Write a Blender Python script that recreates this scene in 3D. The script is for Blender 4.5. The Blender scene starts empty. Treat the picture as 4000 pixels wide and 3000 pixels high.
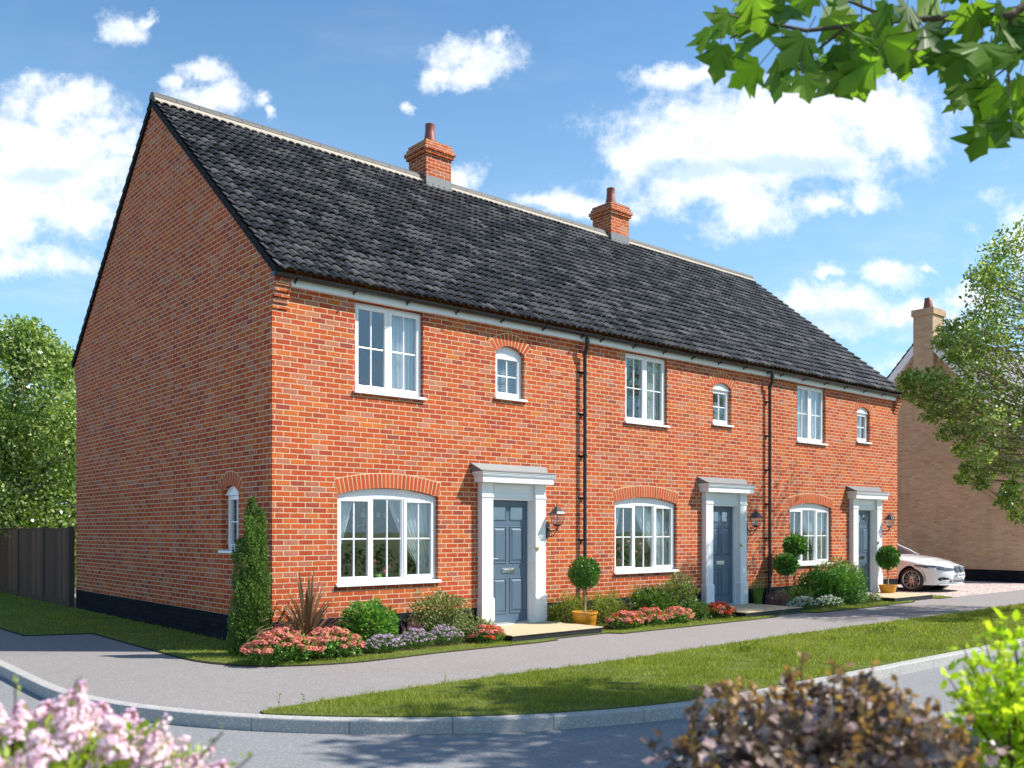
import bpy, math, random
import numpy as np
from mathutils import Vector, Matrix
random.seed(7)
RNG = np.random.default_rng(11)
SC = bpy.context.scene
COL = SC.collection

# ------------------------------------------------------------------ camera
EYE = Vector((-5.7254, -11.6919, 1.67))
FWD = Vector((0.65235, 0.75792, 0)); RGT = Vector((0.75792, -0.65235, 0))
cd = bpy.data.cameras.new('camera'); cam = bpy.data.objects.new('camera', cd); COL.objects.link(cam)
cam.location = EYE; cam.rotation_euler = (math.radians(90), 0, math.radians(49.2813 - 90))
cd.sensor_width = 36; cd.lens = 3590 / 4000 * 36; cd.shift_y = 572 / 4000
cd.clip_end = 2000; cd.clip_start = 0.05
cd.dof.use_dof = True; cd.dof.focus_distance = 14.5; cd.dof.aperture_fstop = 2.7
SC.camera = cam
# ------------------------------------------------------------------ exposure
SC.view_settings.view_transform = 'Standard'; SC.view_settings.look = 'None'
SC.view_settings.exposure = 0.60; SC.view_settings.gamma = 1; SC.view_settings.use_curve_mapping = False
SC.render.engine = 'CYCLES'
SC.cycles.max_bounces = 8; SC.cycles.transparent_max_bounces = 12; SC.cycles.diffuse_bounces = 3
SC.cycles.use_denoising = True
# ------------------------------------------------------------------ sun
SUN = Vector((1.1, -1.0, 1.55)).normalized()
EL = math.asin(SUN.z); AZ = math.atan2(SUN.x, SUN.y)
sl = bpy.data.lights.new('sun', 'SUN'); sl.energy = 5.0; sl.angle = math.radians(0.5); sl.color = (1.0, 0.95, 0.87)
so = bpy.data.objects.new('sun', sl); COL.objects.link(so); so.rotation_euler = (-SUN).to_track_quat('-Z', 'Y').to_euler()
so.location = (20, -20, 30)


class NT:
    """tiny node-tree helper"""
    def __init__(s, tree): s.t = tree; s.n = tree.nodes; s.l = tree.links
    def new(s, typ, **kw):
        n = s.n.new(typ)
        for k, v in kw.items(): setattr(n, k, v)
        return n
    def put(s, sock, v):
        if isinstance(v, bpy.types.NodeSocket): s.l.new(v, sock)
        elif v is not None: sock.default_value = v
    def m(s, op, a, b=None, c=None, clamp=False):
        n = s.new('ShaderNodeMath', operation=op); n.use_clamp = clamp
        s.put(n.inputs[0], a); s.put(n.inputs[1], b)
        if c is not None: s.put(n.inputs[2], c)
        return n.outputs[0]
    def vm(s, op, a, b=None):
        n = s.new('ShaderNodeVectorMath', operation=op); s.put(n.inputs[0], a)
        if b is not None: s.put(n.inputs[1], b)
        return n.outputs['Value'] if op in ('DOT_PRODUCT', 'LENGTH', 'DISTANCE') else n.outputs[0]
    def mix(s, f, a, b, blend='MIX'):
        n = s.new('ShaderNodeMix', data_type='RGBA', blend_type=blend)
        s.put(n.inputs[0], f)
        for sk, v in ((n.inputs[6], a), (n.inputs[7], b)):
            if isinstance(v, tuple) and len(v) == 3: v = (*v, 1)
            s.put(sk, v)
        return n.outputs[2]
    def ramp(s, f, stops, interp='LINEAR'):
        n = s.new('ShaderNodeValToRGB'); n.color_ramp.interpolation = interp
        e = n.color_ramp.elements
        while len(e) < len(stops): e.new(0.5)
        for i, (p, c) in enumerate(stops):
            e[i].position = p; e[i].color = (*c, 1) if len(c) == 3 else c
        s.put(n.inputs[0], f); return n.outputs[0]
    def noise(s, vec, scale, detail=3, rough=0.55, out='Fac', dim='3D'):
        n = s.new('ShaderNodeTexNoise', noise_dimensions=dim); s.put(n.inputs['Vector'], vec)
        n.inputs['Scale'].default_value = scale; n.inputs['Detail'].default_value = detail; n.inputs['Roughness'].default_value = rough
        return n.outputs[out]
    def smooth(s, x, a, b):
        n = s.new('ShaderNodeMapRange', interpolation_type='SMOOTHSTEP'); s.put(n.inputs[0], x)
        n.inputs[1].default_value = a; n.inputs[2].default_value = b; return n.outputs[0]
    def comb(s, x, y, z=0.0):
        n = s.new('ShaderNodeCombineXYZ'); s.put(n.inputs[0], x); s.put(n.inputs[1], y); s.put(n.inputs[2], z); return n.outputs[0]
    def sep(s, v):
        n = s.new('ShaderNodeSeparateXYZ'); s.put(n.inputs[0], v); return n.outputs


# ------------------------------------------------------------------ world: Nishita sky with cumulus clouds
W = bpy.data.worlds.new('World'); SC.world = W; W.use_nodes = True
k = NT(W.node_tree); k.n.clear()
sky = k.new('ShaderNodeTexSky', sky_type='NISHITA'); sky.sun_disc = False; sky.sun_elevation = EL; sky.sun_rotation = AZ
sky.altitude = 50; sky.air_density = 1.0; sky.dust_density = 0.6; sky.ozone_density = 1.6
tc = k.new('ShaderNodeTexCoord').outputs['Generated']
dirn = k.vm('NORMALIZE', tc)
ff = k.m('MAXIMUM', k.m('ABSOLUTE', k.vm('DOT_PRODUCT', dirn, tuple(FWD))), 0.12)
dx = k.m('DIVIDE', k.vm('DOT_PRODUCT', dirn, tuple(RGT)), ff)
dz = k.m('DIVIDE', k.sep(dirn)[2], ff)
P2 = k.comb(dx, dz, 0.3)
w1 = k.noise(P2, 9, 4, 0.6, 'Color'); wv = k.sep(w1)
w2 = k.sep(k.noise(P2, 30, 7, 0.72, 'Color'))
U = k.m('ADD', dx, k.m('ADD', k.m('MULTIPLY', k.m('SUBTRACT', wv[0], 0.5), 0.06), k.m('MULTIPLY', k.m('SUBTRACT', w2[0], 0.5), 0.045)))
V = k.m('ADD', dz, k.m('ADD', k.m('MULTIPLY', k.m('SUBTRACT', wv[1], 0.5), 0.045), k.m('MULTIPLY', k.m('SUBTRACT', w2[1], 0.5), 0.03)))
# cumulus groups: heading and height (tangents), half width, half height, weight
CL = [(-0.493, 0.463, 0.053, 0.022, 0.95), (-0.540, 0.432, 0.033, 0.025, 0.90), (-0.437, 0.443, 0.028, 0.017, 0.70), (-0.423, 0.418, 0.025, 0.019, 0.90), (-0.501, 0.393, 0.084, 0.036, 1.10), (-0.540, 0.357, 0.056, 0.031, 1.00), (-0.465, 0.346, 0.050, 0.022, 0.90), (-0.423, 0.552, 0.028, 0.013, 0.75), (-0.400, 0.560, 0.015, 0.009, 0.72), (-0.343, 0.498, 0.024, 0.014, 0.80), (-0.365, 0.487, 0.017, 0.011, 0.72), (-0.334, 0.470, 0.031, 0.017, 0.88), (-0.279, 0.466, 0.014, 0.011, 0.68), (-0.263, 0.453, 0.010, 0.008, 0.62), (-0.042, 0.512, 0.039, 0.018, 0.95), (-0.018, 0.535, 0.013, 0.017, 0.72), (-0.077, 0.489, 0.021, 0.012, 0.75), (-0.111, 0.460, 0.010, 0.007, 0.62), (-0.045, 0.492, 0.028, 0.012, 0.85), (-0.056, 0.382, 0.022, 0.017, 0.90), (0.042, 0.357, 0.031, 0.011, 0.82), (0.077, 0.353, 0.022, 0.013, 0.80), (0.103, 0.346, 0.022, 0.011, 0.80), (0.192, 0.496, 0.046, 0.013, 0.85), (0.334, 0.462, 0.088, 0.024, 1.00), (0.279, 0.428, 0.108, 0.035, 1.10), (0.178, 0.421, 0.042, 0.024, 0.95), (0.134, 0.404, 0.028, 0.024, 0.95), (0.404, 0.449, 0.053, 0.042, 1.00), (0.209, 0.377, 0.081, 0.026, 0.95), (0.251, 0.340, 0.042, 0.024, 0.88), (0.348, 0.357, 0.056, 0.014, 0.80), (0.386, 0.363, 0.021, 0.015, 0.85), (0.435, 0.432, 0.024, 0.035, 0.90), (0.350, 0.279, 0.022, 0.009, 0.80), (0.412, 0.275, 0.035, 0.012, 0.85), (0.457, 0.282, 0.016, 0.005, 0.68), (0.362, 0.243, 0.053, 0.018, 0.95), (0.435, 0.235, 0.067, 0.018, 0.90), (0.499, 0.251, 0.033, 0.016, 0.85), (0.351, 0.222, 0.039, 0.014, 0.82), (-0.524, 0.290, 0.067, 0.017, 0.82), (0.418, 0.182, 0.042, 0.015, 0.58), (-0.546, 0.209, 0.042, 0.017, 0.60), (-0.501, 0.187, 0.045, 0.022, 0.50), (0.641, 0.326, 0.084, 0.045, 1.00), (-0.696, 0.326, 0.111, 0.050, 1.00), (0.891, 0.243, 0.167, 0.056, 1.00)]
F = None
for (a, b, ra, rb, wt) in CL:
    e1 = k.m('MULTIPLY', k.m('SUBTRACT', U, a), 1 / ra); e2 = k.m('MULTIPLY', k.m('SUBTRACT', V, b), 1 / rb)
    r = k.m('SQRT', k.m('ADD', k.m('MULTIPLY', e1, e1), k.m('MULTIPLY', e2, e2)))
    g = k.m('SUBTRACT', wt * 1.11, k.m('MULTIPLY', r, 0.62))
    F = g if F is None else k.m('SMOOTH_MAX', F, g, 0.18)
nz = k.noise(P2, 24, 9, 0.66)
F2 = k.m('ADD', F, k.m('MULTIPLY', k.m('SUBTRACT', nz, 0.5), 2.0))
alpha = k.smooth(F2, -0.04, 0.86)
above = k.smooth(k.sep(dirn)[2], -0.01, 0.03)
# pale wisps low in the sky
wisp = k.m('MULTIPLY', k.smooth(k.noise(k.comb(k.m('MULTIPLY', dx, 1.0), k.m('MULTIPLY', dz, 3.2)), 4.0, 7, 0.6), 0.46, 0.80), 0.6)
low = k.m('SUBTRACT', 1.0, k.smooth(k.sep(dirn)[2], 0.05, 0.42))
wisp = k.m('MULTIPLY', wisp, k.m('ADD', k.m('MULTIPLY', low, 0.9), 0.12))
alpha = k.m('MULTIPLY', k.m('MAXIMUM', alpha, wisp), above)
# flat grey undersides
GR = [(-0.506, 0.382, 0.049, 0.013), (0.358, 0.228, 0.047, 0.013), (0.435, 0.218, 0.039, 0.007), (0.178, 0.393, 0.053, 0.012), (0.292, 0.399, 0.084, 0.011)]
G = None
for (a, b, ra, rb) in GR:
    e1 = k.m('MULTIPLY', k.m('SUBTRACT', U, a), 1 / ra); e2 = k.m('MULTIPLY', k.m('SUBTRACT', V, b), 1 / rb)
    g = k.m('SUBTRACT', 1.3, k.m('ADD', k.m('MULTIPLY', e1, e1), k.m('MULTIPLY', e2, e2)))
    G = g if G is None else k.m('MAXIMUM', G, g)
G = k.m('MULTIPLY', k.smooth(k.m('ADD', G, k.m('MULTIPLY', k.m('SUBTRACT', nz, .5), 2.0)), -0.2, 1.3), 0.8)
inner = k.m('MULTIPLY', k.smooth(k.noise(P2, 14, 6, 0.6), 0.52, 0.72), 0.35)
G = k.m('MAXIMUM', G, inner)
ccol = k.mix(G, (0.74, 0.78, 0.82), (0.42, 0.56, 0.66))
SKYK = 0.098
skyc = k.mix(1.0, sky.outputs[0], (SKYK * .76, SKYK * 1.09, SKYK * 1.24), 'MULTIPLY')
pale = k.m('MULTIPLY', k.m('SUBTRACT', 1.0, k.smooth(k.sep(dirn)[2], -0.05, 0.58)), 0.78)
skyc = k.mix(pale, skyc, (0.34, 0.555, 0.73))
skyc = k.mix(1.0, skyc, (1.10, 1.09, 1.10), 'MULTIPLY')
col = k.mix(alpha, skyc, ccol)
bg = k.new('ShaderNodeBackground'); k.l.new(col, bg.inputs[0]); bg.inputs[1].default_value = 1.0
ow = k.new('ShaderNodeOutputWorld'); k.l.new(bg.outputs[0], ow.inputs[0])
W.cycles.sampling_method = 'MANUAL'; W.cycles.sample_map_resolution = 512


# ================================================================== helpers
class MB:
    def __init__(s): s.v = []; s.f = []
    def box(s, x0, x1, y0, y1, z0, z1):
        b = len(s.v)
        s.v += [(x0, y0, z0), (x1, y0, z0), (x1, y1, z0), (x0, y1, z0), (x0, y0, z1), (x1, y0, z1), (x1, y1, z1), (x0, y1, z1)]
        s.f += [[b + i for i in q] for q in ((0, 3, 2, 1), (4, 5, 6, 7), (0, 1, 5, 4), (1, 2, 6, 5), (2, 3, 7, 6), (3, 0, 4, 7))]
        return s
    def hexa(s, p):
        b = len(s.v); s.v += [tuple(q) for q in p]
        s.f += [[b + i for i in q] for q in ((0, 3, 2, 1), (4, 5, 6, 7), (0, 1, 5, 4), (1, 2, 6, 5), (2, 3, 7, 6), (3, 0, 4, 7))]
        return s
    def poly(s, pts):
        b = len(s.v); s.v += [tuple(p) for p in pts]; s.f.append(list(range(b, b + len(pts)))); return s
    def prism(s, poly, axis, a0, a1):
        """extrude a 2-D polygon along x, y or z"""
        def P(p, a):
            return {'x': (a, p[0], p[1]), 'y': (p[0], a, p[1]), 'z': (p[0], p[1], a)}[axis]
        n = len(poly); b = len(s.v)
        s.v += [P(p, a0) for p in poly] + [P(p, a1) for p in poly]
        s.f.append([b + i for i in range(n)][::-1]); s.f.append([b + n + i for i in range(n)])
        for i in range(n):
            j = (i + 1) % n; s.f.append([b + i, b + j, b + n + j, b + n + i])
        return s
    def tube(s, pts, rad, n=8, caps=True):
        pts = [Vector(p) for p in pts]
        if not hasattr(rad, '__len__'): rad = [rad] * len(pts)
        b = len(s.v); m = len(pts)
        up = None
        for i, p in enumerate(pts):
            d = (pts[min(i + 1, m - 1)] - pts[max(i - 1, 0)])
            if d.length < 1e-9: d = Vector((0, 0, 1))
            d.normalize()
            if up is None:
                up = Vector((0, 0, 1)) if abs(d.z) < 0.9 else Vector((1, 0, 0))
            sx = d.cross(up)
            if sx.length < 1e-4: sx = d.cross(Vector((1, 0.3, 0)))
            sx.normalize(); sy = sx.cross(d).normalized(); up = sy
            for j in range(n):
                t = 2 * math.pi * j / n
                s.v.append(tuple(p + sx * math.cos(t) * rad[i] + sy * math.sin(t) * rad[i]))
        for i in range(m - 1):
            for j in range(n):
                a = b + i * n + j; c = b + i * n + (j + 1) % n
                s.f.append([a, c, c + n, a + n])
        if caps:
            s.f.append([b + j for j in range(n)]); s.f.append([b + (m - 1) * n + j for j in range(n)][::-1])
        return s
    def lathe(s, prof, n=16, c=(0, 0, 0), axis='z', caps=True):
        b = len(s.v); m = len(prof)
        for (r, h) in prof:
            for j in range(n):
                t = 2 * math.pi * j / n
                if axis == 'z': s.v.append((c[0] + r * math.cos(t), c[1] + r * math.sin(t), c[2] + h))
                elif axis == 'x': s.v.append((c[0] + h, c[1] + r * math.cos(t), c[2] + r * math.sin(t)))
                else: s.v.append((c[0] + r * math.sin(t), c[1] + h, c[2] + r * math.cos(t)))
        for i in range(m - 1):
            for j in range(n):
                a = b + i * n + j; d = b + i * n + (j + 1) % n
                s.f.append([a, d, d + n, a + n])
        if caps: s.f.append([b + j for j in range(n)][::-1]); s.f.append([b + (m - 1) * n + j for j in range(n)])
        return s
    def grid(s, rows):
        b = len(s.v); R = len(rows); Cn = len(rows[0])
        for r in rows: s.v += [tuple(p) for p in r]
        for i in range(R - 1):
            for j in range(Cn - 1):
                a = b + i * Cn + j; s.f.append([a, a + 1, a + Cn + 1, a + Cn])
        return s
    def build(s, name, mat, parent=None, smooth=False, bevel=0, solid=0):
        me = bpy.data.meshes.new(name); me.from_pydata(s.v, [], s.f); me.update()
        return link(me, name, mat, parent, smooth, bevel, solid)


def link(me, name, mat, parent=None, smooth=False, bevel=0, solid=0):
    o = bpy.data.objects.new(name, me); COL.objects.link(o)
    if mat: me.materials.append(mat)
    if smooth: me.polygons.foreach_set('use_smooth', [True] * len(me.polygons))
    if parent: o.parent = parent
    if solid:
        m = o.modifiers.new('solid', 'SOLIDIFY'); m.thickness = solid; m.offset = 0
    if bevel:
        m = o.modifiers.new('bevel', 'BEVEL'); m.width = bevel; m.segments = 2; m.limit_method = 'ANGLE'; m.angle_limit = math.radians(40)
    return o


def np_mesh(name, V, Fc, mat, parent=None, smooth=False):
    """V (n,3) array; Fc (m,k) array of equal sized faces"""
    me = bpy.data.meshes.new(name); V = np.ascontiguousarray(V, dtype=np.float32); Fc = np.ascontiguousarray(Fc, dtype=np.int32)
    m, kk = Fc.shape
    me.vertices.add(len(V)); me.vertices.foreach_set('co', V.ravel())
    me.loops.add(m * kk); me.loops.foreach_set('vertex_index', Fc.ravel())
    me.polygons.add(m); me.polygons.foreach_set('loop_start', np.arange(0, m * kk, kk, dtype=np.int32))
    me.polygons.foreach_set('loop_total', np.full(m, kk, dtype=np.int32))
    me.update(calc_edges=True)
    return link(me, name, mat, parent, smooth)


def thing(name, label, cat, loc=(0, 0, 0), rotz=0, group=None):
    o = bpy.data.objects.new(name, None); COL.objects.link(o); o.location = loc; o.rotation_euler = (0, 0, rotz)
    o.empty_display_size = 0.2
    return tag(o, label, cat, group)


def tag(o, label, cat, group=None, kind=None):
    o['label'] = label; o['category'] = cat
    if group: o['group'] = group
    if kind: o['kind'] = kind
    return o


def struct(o, label=None):
    o['kind'] = 'structure'
    if label: o['label'] = label
    return o


# ================================================================== materials
def pmat(name, col, rough=0.5, spec=0.5, metal=0.0, bump=0, bscale=40, var=0, vscale=6, coat=0):
    m = bpy.data.materials.new(name); m.use_nodes = True; t = NT(m.node_tree)
    b = t.n['Principled BSDF']; b.inputs['Roughness'].default_value = rough; b.inputs['Specular IOR Level'].default_value = spec
    b.inputs['Metallic'].default_value = metal; b.inputs['Base Color'].default_value = (*col, 1); b.inputs['Coat Weight'].default_value = coat
    pos = t.new('ShaderNodeNewGeometry').outputs['Position']
    if var:
        n = t.noise(pos, vscale, 6, 0.6)
        f = t.m('ADD', 1 - var, t.m('MULTIPLY', n, 2 * var))
        t.l.new(t.mix(1.0, col, t.comb(f, f, f), 'MULTIPLY'), b.inputs['Base Color'])
    if bump:
        bn = t.new('ShaderNodeBump'); bn.inputs['Strength'].default_value = 1; bn.inputs['Distance'].default_value = bump
        t.l.new(t.noise(pos, bscale, 4), bn.inputs['Height']); t.l.new(bn.outputs[0], b.inputs['Normal'])
    return m


def brick_mat(name, stops, mortar, bl=0.225, bh=0.075, joint=0.0058, bump=0.006, rough=0.85, seed=0.0, pink=0.0, pinkcol=(0.45, 0.25, 0.17)):
    m = bpy.data.materials.new(name); m.use_nodes = True; t = NT(m.node_tree); b = t.n['Principled BSDF']
    pos = t.new('ShaderNodeNewGeometry').outputs['Position']; x, y, z = t.sep(pos)
    wob = t.noise(pos, 13, 2, 0.5); wob2 = t.m('MULTIPLY', t.m('SUBTRACT', wob, 0.5), 0.010)
    h = t.m('ADD', t.m('ADD', x, y), 50 + seed); v = t.m('ADD', t.m('ADD', z, wob2), 0.035)
    rv = t.m('DIVIDE', v, bh); row = t.m('FLOOR', rv)
    wr = t.new('ShaderNodeTexWhiteNoise', noise_dimensions='1D'); t.put(wr.inputs['W'], row)
    off = t.m('ADD', t.m('MULTIPLY', t.m('MODULO', row, 2.0), 0.5), t.m('MULTIPLY', wr.outputs[0], 0.12))
    cu = t.m('ADD', t.m('DIVIDE', h, bl), off); cid = t.m('FLOOR', cu)
    fu = t.m('SUBTRACT', cu, cid); fv = t.m('SUBTRACT', rv, row)
    du = t.m('MULTIPLY', t.m('MINIMUM', fu, t.m('SUBTRACT', 1.0, fu)), bl)
    dv = t.m('MULTIPLY', t.m('MINIMUM', fv, t.m('SUBTRACT', 1.0, fv)), bh)
    d = t.m('MINIMUM', du, dv); ed = t.noise(pos, 60, 3, 0.6)
    d = t.m('ADD', d, t.m('MULTIPLY', t.m('SUBTRACT', ed, 0.5), 0.004))
    mk = t.smooth(d, joint - 0.0016, joint + 0.0016)
    wn = t.new('ShaderNodeTexWhiteNoise', noise_dimensions='2D'); t.put(wn.inputs['Vector'], t.comb(cid, row)); rid = t.sep(wn.outputs['Color'])
    c = t.ramp(rid[0], stops)
    # mottling inside a brick, and half bricks burnt differently
    n1 = t.noise(t.comb(t.m('MULTIPLY', x, 1), t.m('MULTIPLY', y, 1), t.m('MULTIPLY', z, 2)), 22, 5, 0.65)
    f = t.m('ADD', 0.62, t.m('MULTIPLY', n1, 0.76))
    c = t.mix(1.0, c, t.comb(f, f, f), 'MULTIPLY')
    if pink:
        pk = t.m('MULTIPLY', t.smooth(t.m('ADD', rid[1], t.m('MULTIPLY', t.m('SUBTRACT', n1, .5), 0.9)), 0.72, 0.95), pink)
        c = t.mix(pk, c, pinkcol)
    big = t.noise(pos, 0.8, 4, 0.6); fb = t.m('ADD', 0.72, t.m('MULTIPLY', big, 0.56)); big2 = t.noise(pos, 1.7, 3, 0.6); fg = t.m('MULTIPLY', fb, t.m('ADD', 0.80, t.m('MULTIPLY', big2, 0.40))); c = t.mix(1.0, c, t.comb(fb, fg, fg), 'MULTIPLY')
    sk = t.noise(t.comb(t.m('MULTIPLY', x, 3.5), t.m('MULTIPLY', y, 3.5), t.m('MULTIPLY', z, .35)), 1.0, 5, 0.65); sf = t.m('SUBTRACT', 1.0, t.m('MULTIPLY', t.smooth(sk, .52, .75), .22)); c = t.mix(1.0, c, t.comb(sf, sf, sf), 'MULTIPLY')
    mn = t.noise(pos, 90, 3); mf = t.m('ADD', 0.75, t.m('MULTIPLY', mn, 0.5)); mc = t.mix(1.0, mortar, t.comb(mf, mf, mf), 'MULTIPLY')
    t.l.new(t.mix(mk, mc, c), b.inputs['Base Color'])
    b.inputs['Roughness'].default_value = rough; b.inputs['Specular IOR Level'].default_value = 0.1
    bn = t.new('ShaderNodeBump'); bn.inputs['Distance'].default_value = bump
    t.l.new(t.m('ADD', mk, t.m('MULTIPLY', n1, 0.35)), bn.inputs['Height']); t.l.new(bn.outputs[0], b.inputs['Normal'])
    return m


RED = [(0.0, (0.28, 0.068, 0.048)), (0.07, (0.36, 0.060, 0.028)), (0.22, (0.42, 0.074, 0.027)), (0.48, (0.49, 0.102, 0.031)), (0.72, (0.41, 0.070, 0.027)), (0.88, (0.53, 0.145, 0.038)), (1.0, (0.33, 0.066, 0.040))]
M = {}
M['brick'] = brick_mat('red_brick', RED, (0.66, 0.48, 0.31), joint=0.0064, pink=0.6, pinkcol=(0.42, 0.205, 0.145))
M['plinth'] = brick_mat('black_tarred_brick', [(0, (0.010, 0.011, 0.016)), (1, (0.018, 0.019, 0.026))], (0.010, 0.010, 0.014), rough=0.95)
M['cream'] = brick_mat('buff_brick', [(0, (0.42, 0.28, 0.165)), (0.5, (0.56, 0.39, 0.24)), (1, (0.48, 0.34, 0.19))], (0.56, 0.42, 0.29), pink=0.4, pinkcol=(0.46, 0.28, 0.19))


def island_brick(name, stops):
    m = bpy.data.materials.new(name); m.use_nodes = True; t = NT(m.node_tree); b = t.n['Principled BSDF']
    g = t.new('ShaderNodeNewGeometry'); c = t.ramp(g.outputs['Random Per Island'], stops)
    n1 = t.noise(g.outputs['Position'], 25, 5, 0.65); f = t.m('ADD', 0.65, t.m('MULTIPLY', n1, 0.7)); c = t.mix(1.0, c, t.comb(f, f, f), 'MULTIPLY')
    t.l.new(c, b.inputs['Base Color']); b.inputs['Roughness'].default_value = 0.85; b.inputs['Specular IOR Level'].default_value = 0.2
    bn = t.new('ShaderNodeBump'); bn.inputs['Distance'].default_value = 0.003; t.l.new(n1, bn.inputs['Height']); t.l.new(bn.outputs[0], b.inputs['Normal'])
    return m


M['voussoir'] = island_brick('rubbed_red_brick', [(0, (0.36, 0.062, 0.022)), (0.5, (0.48, 0.095, 0.028)), (1, (0.41, 0.074, 0.025))])
M['mortar'] = pmat('lime_mortar', (0.70, 0.50, 0.31), 0.9, 0.2, bump=0.002, bscale=120, var=0.2, vscale=40)
M['bedding'] = pmat('ridge_bedding_mortar', (0.42, 0.365, 0.295), 0.9, 0.2, bump=0.004, bscale=60, var=0.15, vscale=20)
M['white'] = pmat('white_paint', (0.80, 0.80, 0.80), 0.35, 0.5, var=0.04, vscale=3)
M['upvc'] = pmat('white_upvc', (0.84, 0.84, 0.85), 0.22, 0.5)
M['lead'] = pmat('lead_sheet', (0.17, 0.17, 0.168), 0.55, 0.5, bump=0.003, bscale=25, var=0.25, vscale=9)
M['black'] = pmat('black_plastic', (0.012, 0.012, 0.013), 0.3, 0.5)
M['blackm'] = pmat('black_cast_metal', (0.03, 0.028, 0.028), 0.38, 0.6, bump=0.002, bscale=80)
M['door'] = pmat('slate_blue_door_paint', (0.085, 0.130, 0.180), 0.4, 0.5, bump=0.0012, bscale=60, var=.08, vscale=5)
M['chrome'] = pmat('brushed_metal', (0.55, 0.54, 0.52), 0.25, 0.5, 1.0)
M['brass'] = pmat('brass', (0.65, 0.48, 0.18), 0.25, 0.5, 1.0)
M['terracotta'] = pmat('terracotta_pot', (0.25, 0.07, 0.05), 0.5, 0.4, var=0.15, vscale=8)
M['potglaze'] = pmat('orange_glazed_pot', (0.62, 0.26, 0.02), 0.4, 0.5, bump=0.002, bscale=15, var=0.08)
M['soil'] = pmat('dark_soil', (0.045, 0.030, 0.020), 0.95, 0.2, bump=0.02, bscale=30, var=0.4, vscale=20)
M['gravelpot'] = pmat('pale_chippings', (0.50, 0.44, 0.36), 0.9, 0.2, bump=0.01, bscale=90, var=0.3, vscale=90)
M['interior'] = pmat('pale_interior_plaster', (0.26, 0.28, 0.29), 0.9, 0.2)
M['floorboards'] = pmat('dark_floor', (0.08, 0.06, 0.05), 0.6, 0.4)
M['curtain'] = pmat('white_curtain_cloth', (0.62, 0.64, 0.64), 0.9, 0.1, bump=0.002, bscale=30)
M['blind'] = pmat('white_blind_slats', (0.75, 0.77, 0.78), 0.5, 0.4)
M['flag'] = pmat('pale_step_slab', (0.50, 0.41, 0.26), 0.8, 0.3, bump=0.003, bscale=30, var=0.14, vscale=14)
M['stepside'] = pmat('black_step_riser', (0.016, 0.016, 0.018), 0.5, 0.4, bump=0.004, bscale=20, var=0.3)
M['pavepath'] = None


def glass_mat(name, tint=(0.85, 0.9, 0.9), base=0.10, mul=1.5):
    m = bpy.data.materials.new(name); m.use_nodes = True; t = NT(m.node_tree); t.n.clear()
    tr = t.new('ShaderNodeBsdfTransparent'); tr.inputs[0].default_value = (*tint, 1)
    gl = t.new('ShaderNodeBsdfGlossy'); gl.inputs['Roughness'].default_value = 0.015; gl.inputs[0].default_value = (0.95, 0.97, 1, 1)
    pos = t.new('ShaderNodeNewGeometry').outputs['Position']
    bn = t.new('ShaderNodeBump'); bn.inputs['Distance'].default_value = 0.0012; bn.inputs['Strength'].default_value = 0.5; t.l.new(t.noise(pos, 2.2, 1), bn.inputs['Height'])
    t.l.new(bn.outputs[0], gl.inputs['Normal'])
    gg = t.new('ShaderNodeNewGeometry'); cs = t.m('ABSOLUTE', t.vm('DOT_PRODUCT', gg.outputs['Incoming'], gg.outputs['Normal']))
    f = t.m('ADD', t.m('MULTIPLY', t.m('POWER', t.m('SUBTRACT', 1.0, cs, clamp=True), 4.0), mul), base, clamp=True)
    mx = t.new('ShaderNodeMixShader'); t.l.new(f, mx.inputs[0]); t.l.new(tr.outputs[0], mx.inputs[1]); t.l.new(gl.outputs[0], mx.inputs[2])
    o = t.new('ShaderNodeOutputMaterial'); t.l.new(mx.outputs[0], o.inputs[0]); return m


M['glass'] = glass_mat('window_glass', (0.94, 0.97, 0.98), 0.09, 0.95)
M['lampglass'] = glass_mat('lantern_glass', (0.92, 0.92, 0.9), 0.06, 1.2)


def leaf_mat(name, stops, rough=0.45, trans=0.35, spec=0.4, nscale=1.2, namp=0.3):
    m = bpy.data.materials.new(name); m.use_nodes = True; t = NT(m.node_tree); b = t.n['Principled BSDF']
    g = t.new('ShaderNodeNewGeometry')
    f = t.m('ADD', t.m('MULTIPLY', g.outputs['Random Per Island'], 1 - namp), t.m('MULTIPLY', t.noise(g.outputs['Position'], nscale, 2), namp))
    c = t.ramp(f, stops); t.l.new(c, b.inputs['Base Color'])
    b.inputs['Roughness'].default_value = rough; b.inputs['Specular IOR Level'].default_value = spec
    tl = t.new('ShaderNodeBsdfTranslucent'); t.l.new(t.mix(1.0, c, (1.25, 1.35, 0.6), 'MULTIPLY'), tl.inputs[0])
    mx = t.new('ShaderNodeMixShader'); mx.inputs[0].default_value = trans
    t.l.new(b.outputs[0], mx.inputs[1]); t.l.new(tl.outputs[0], mx.inputs[2])
    t.l.new(mx.outputs[0], t.n['Material Output'].inputs[0]); return m


def greens(a, b, c): return [(0, a), (0.5, b), (1, c)]


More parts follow.
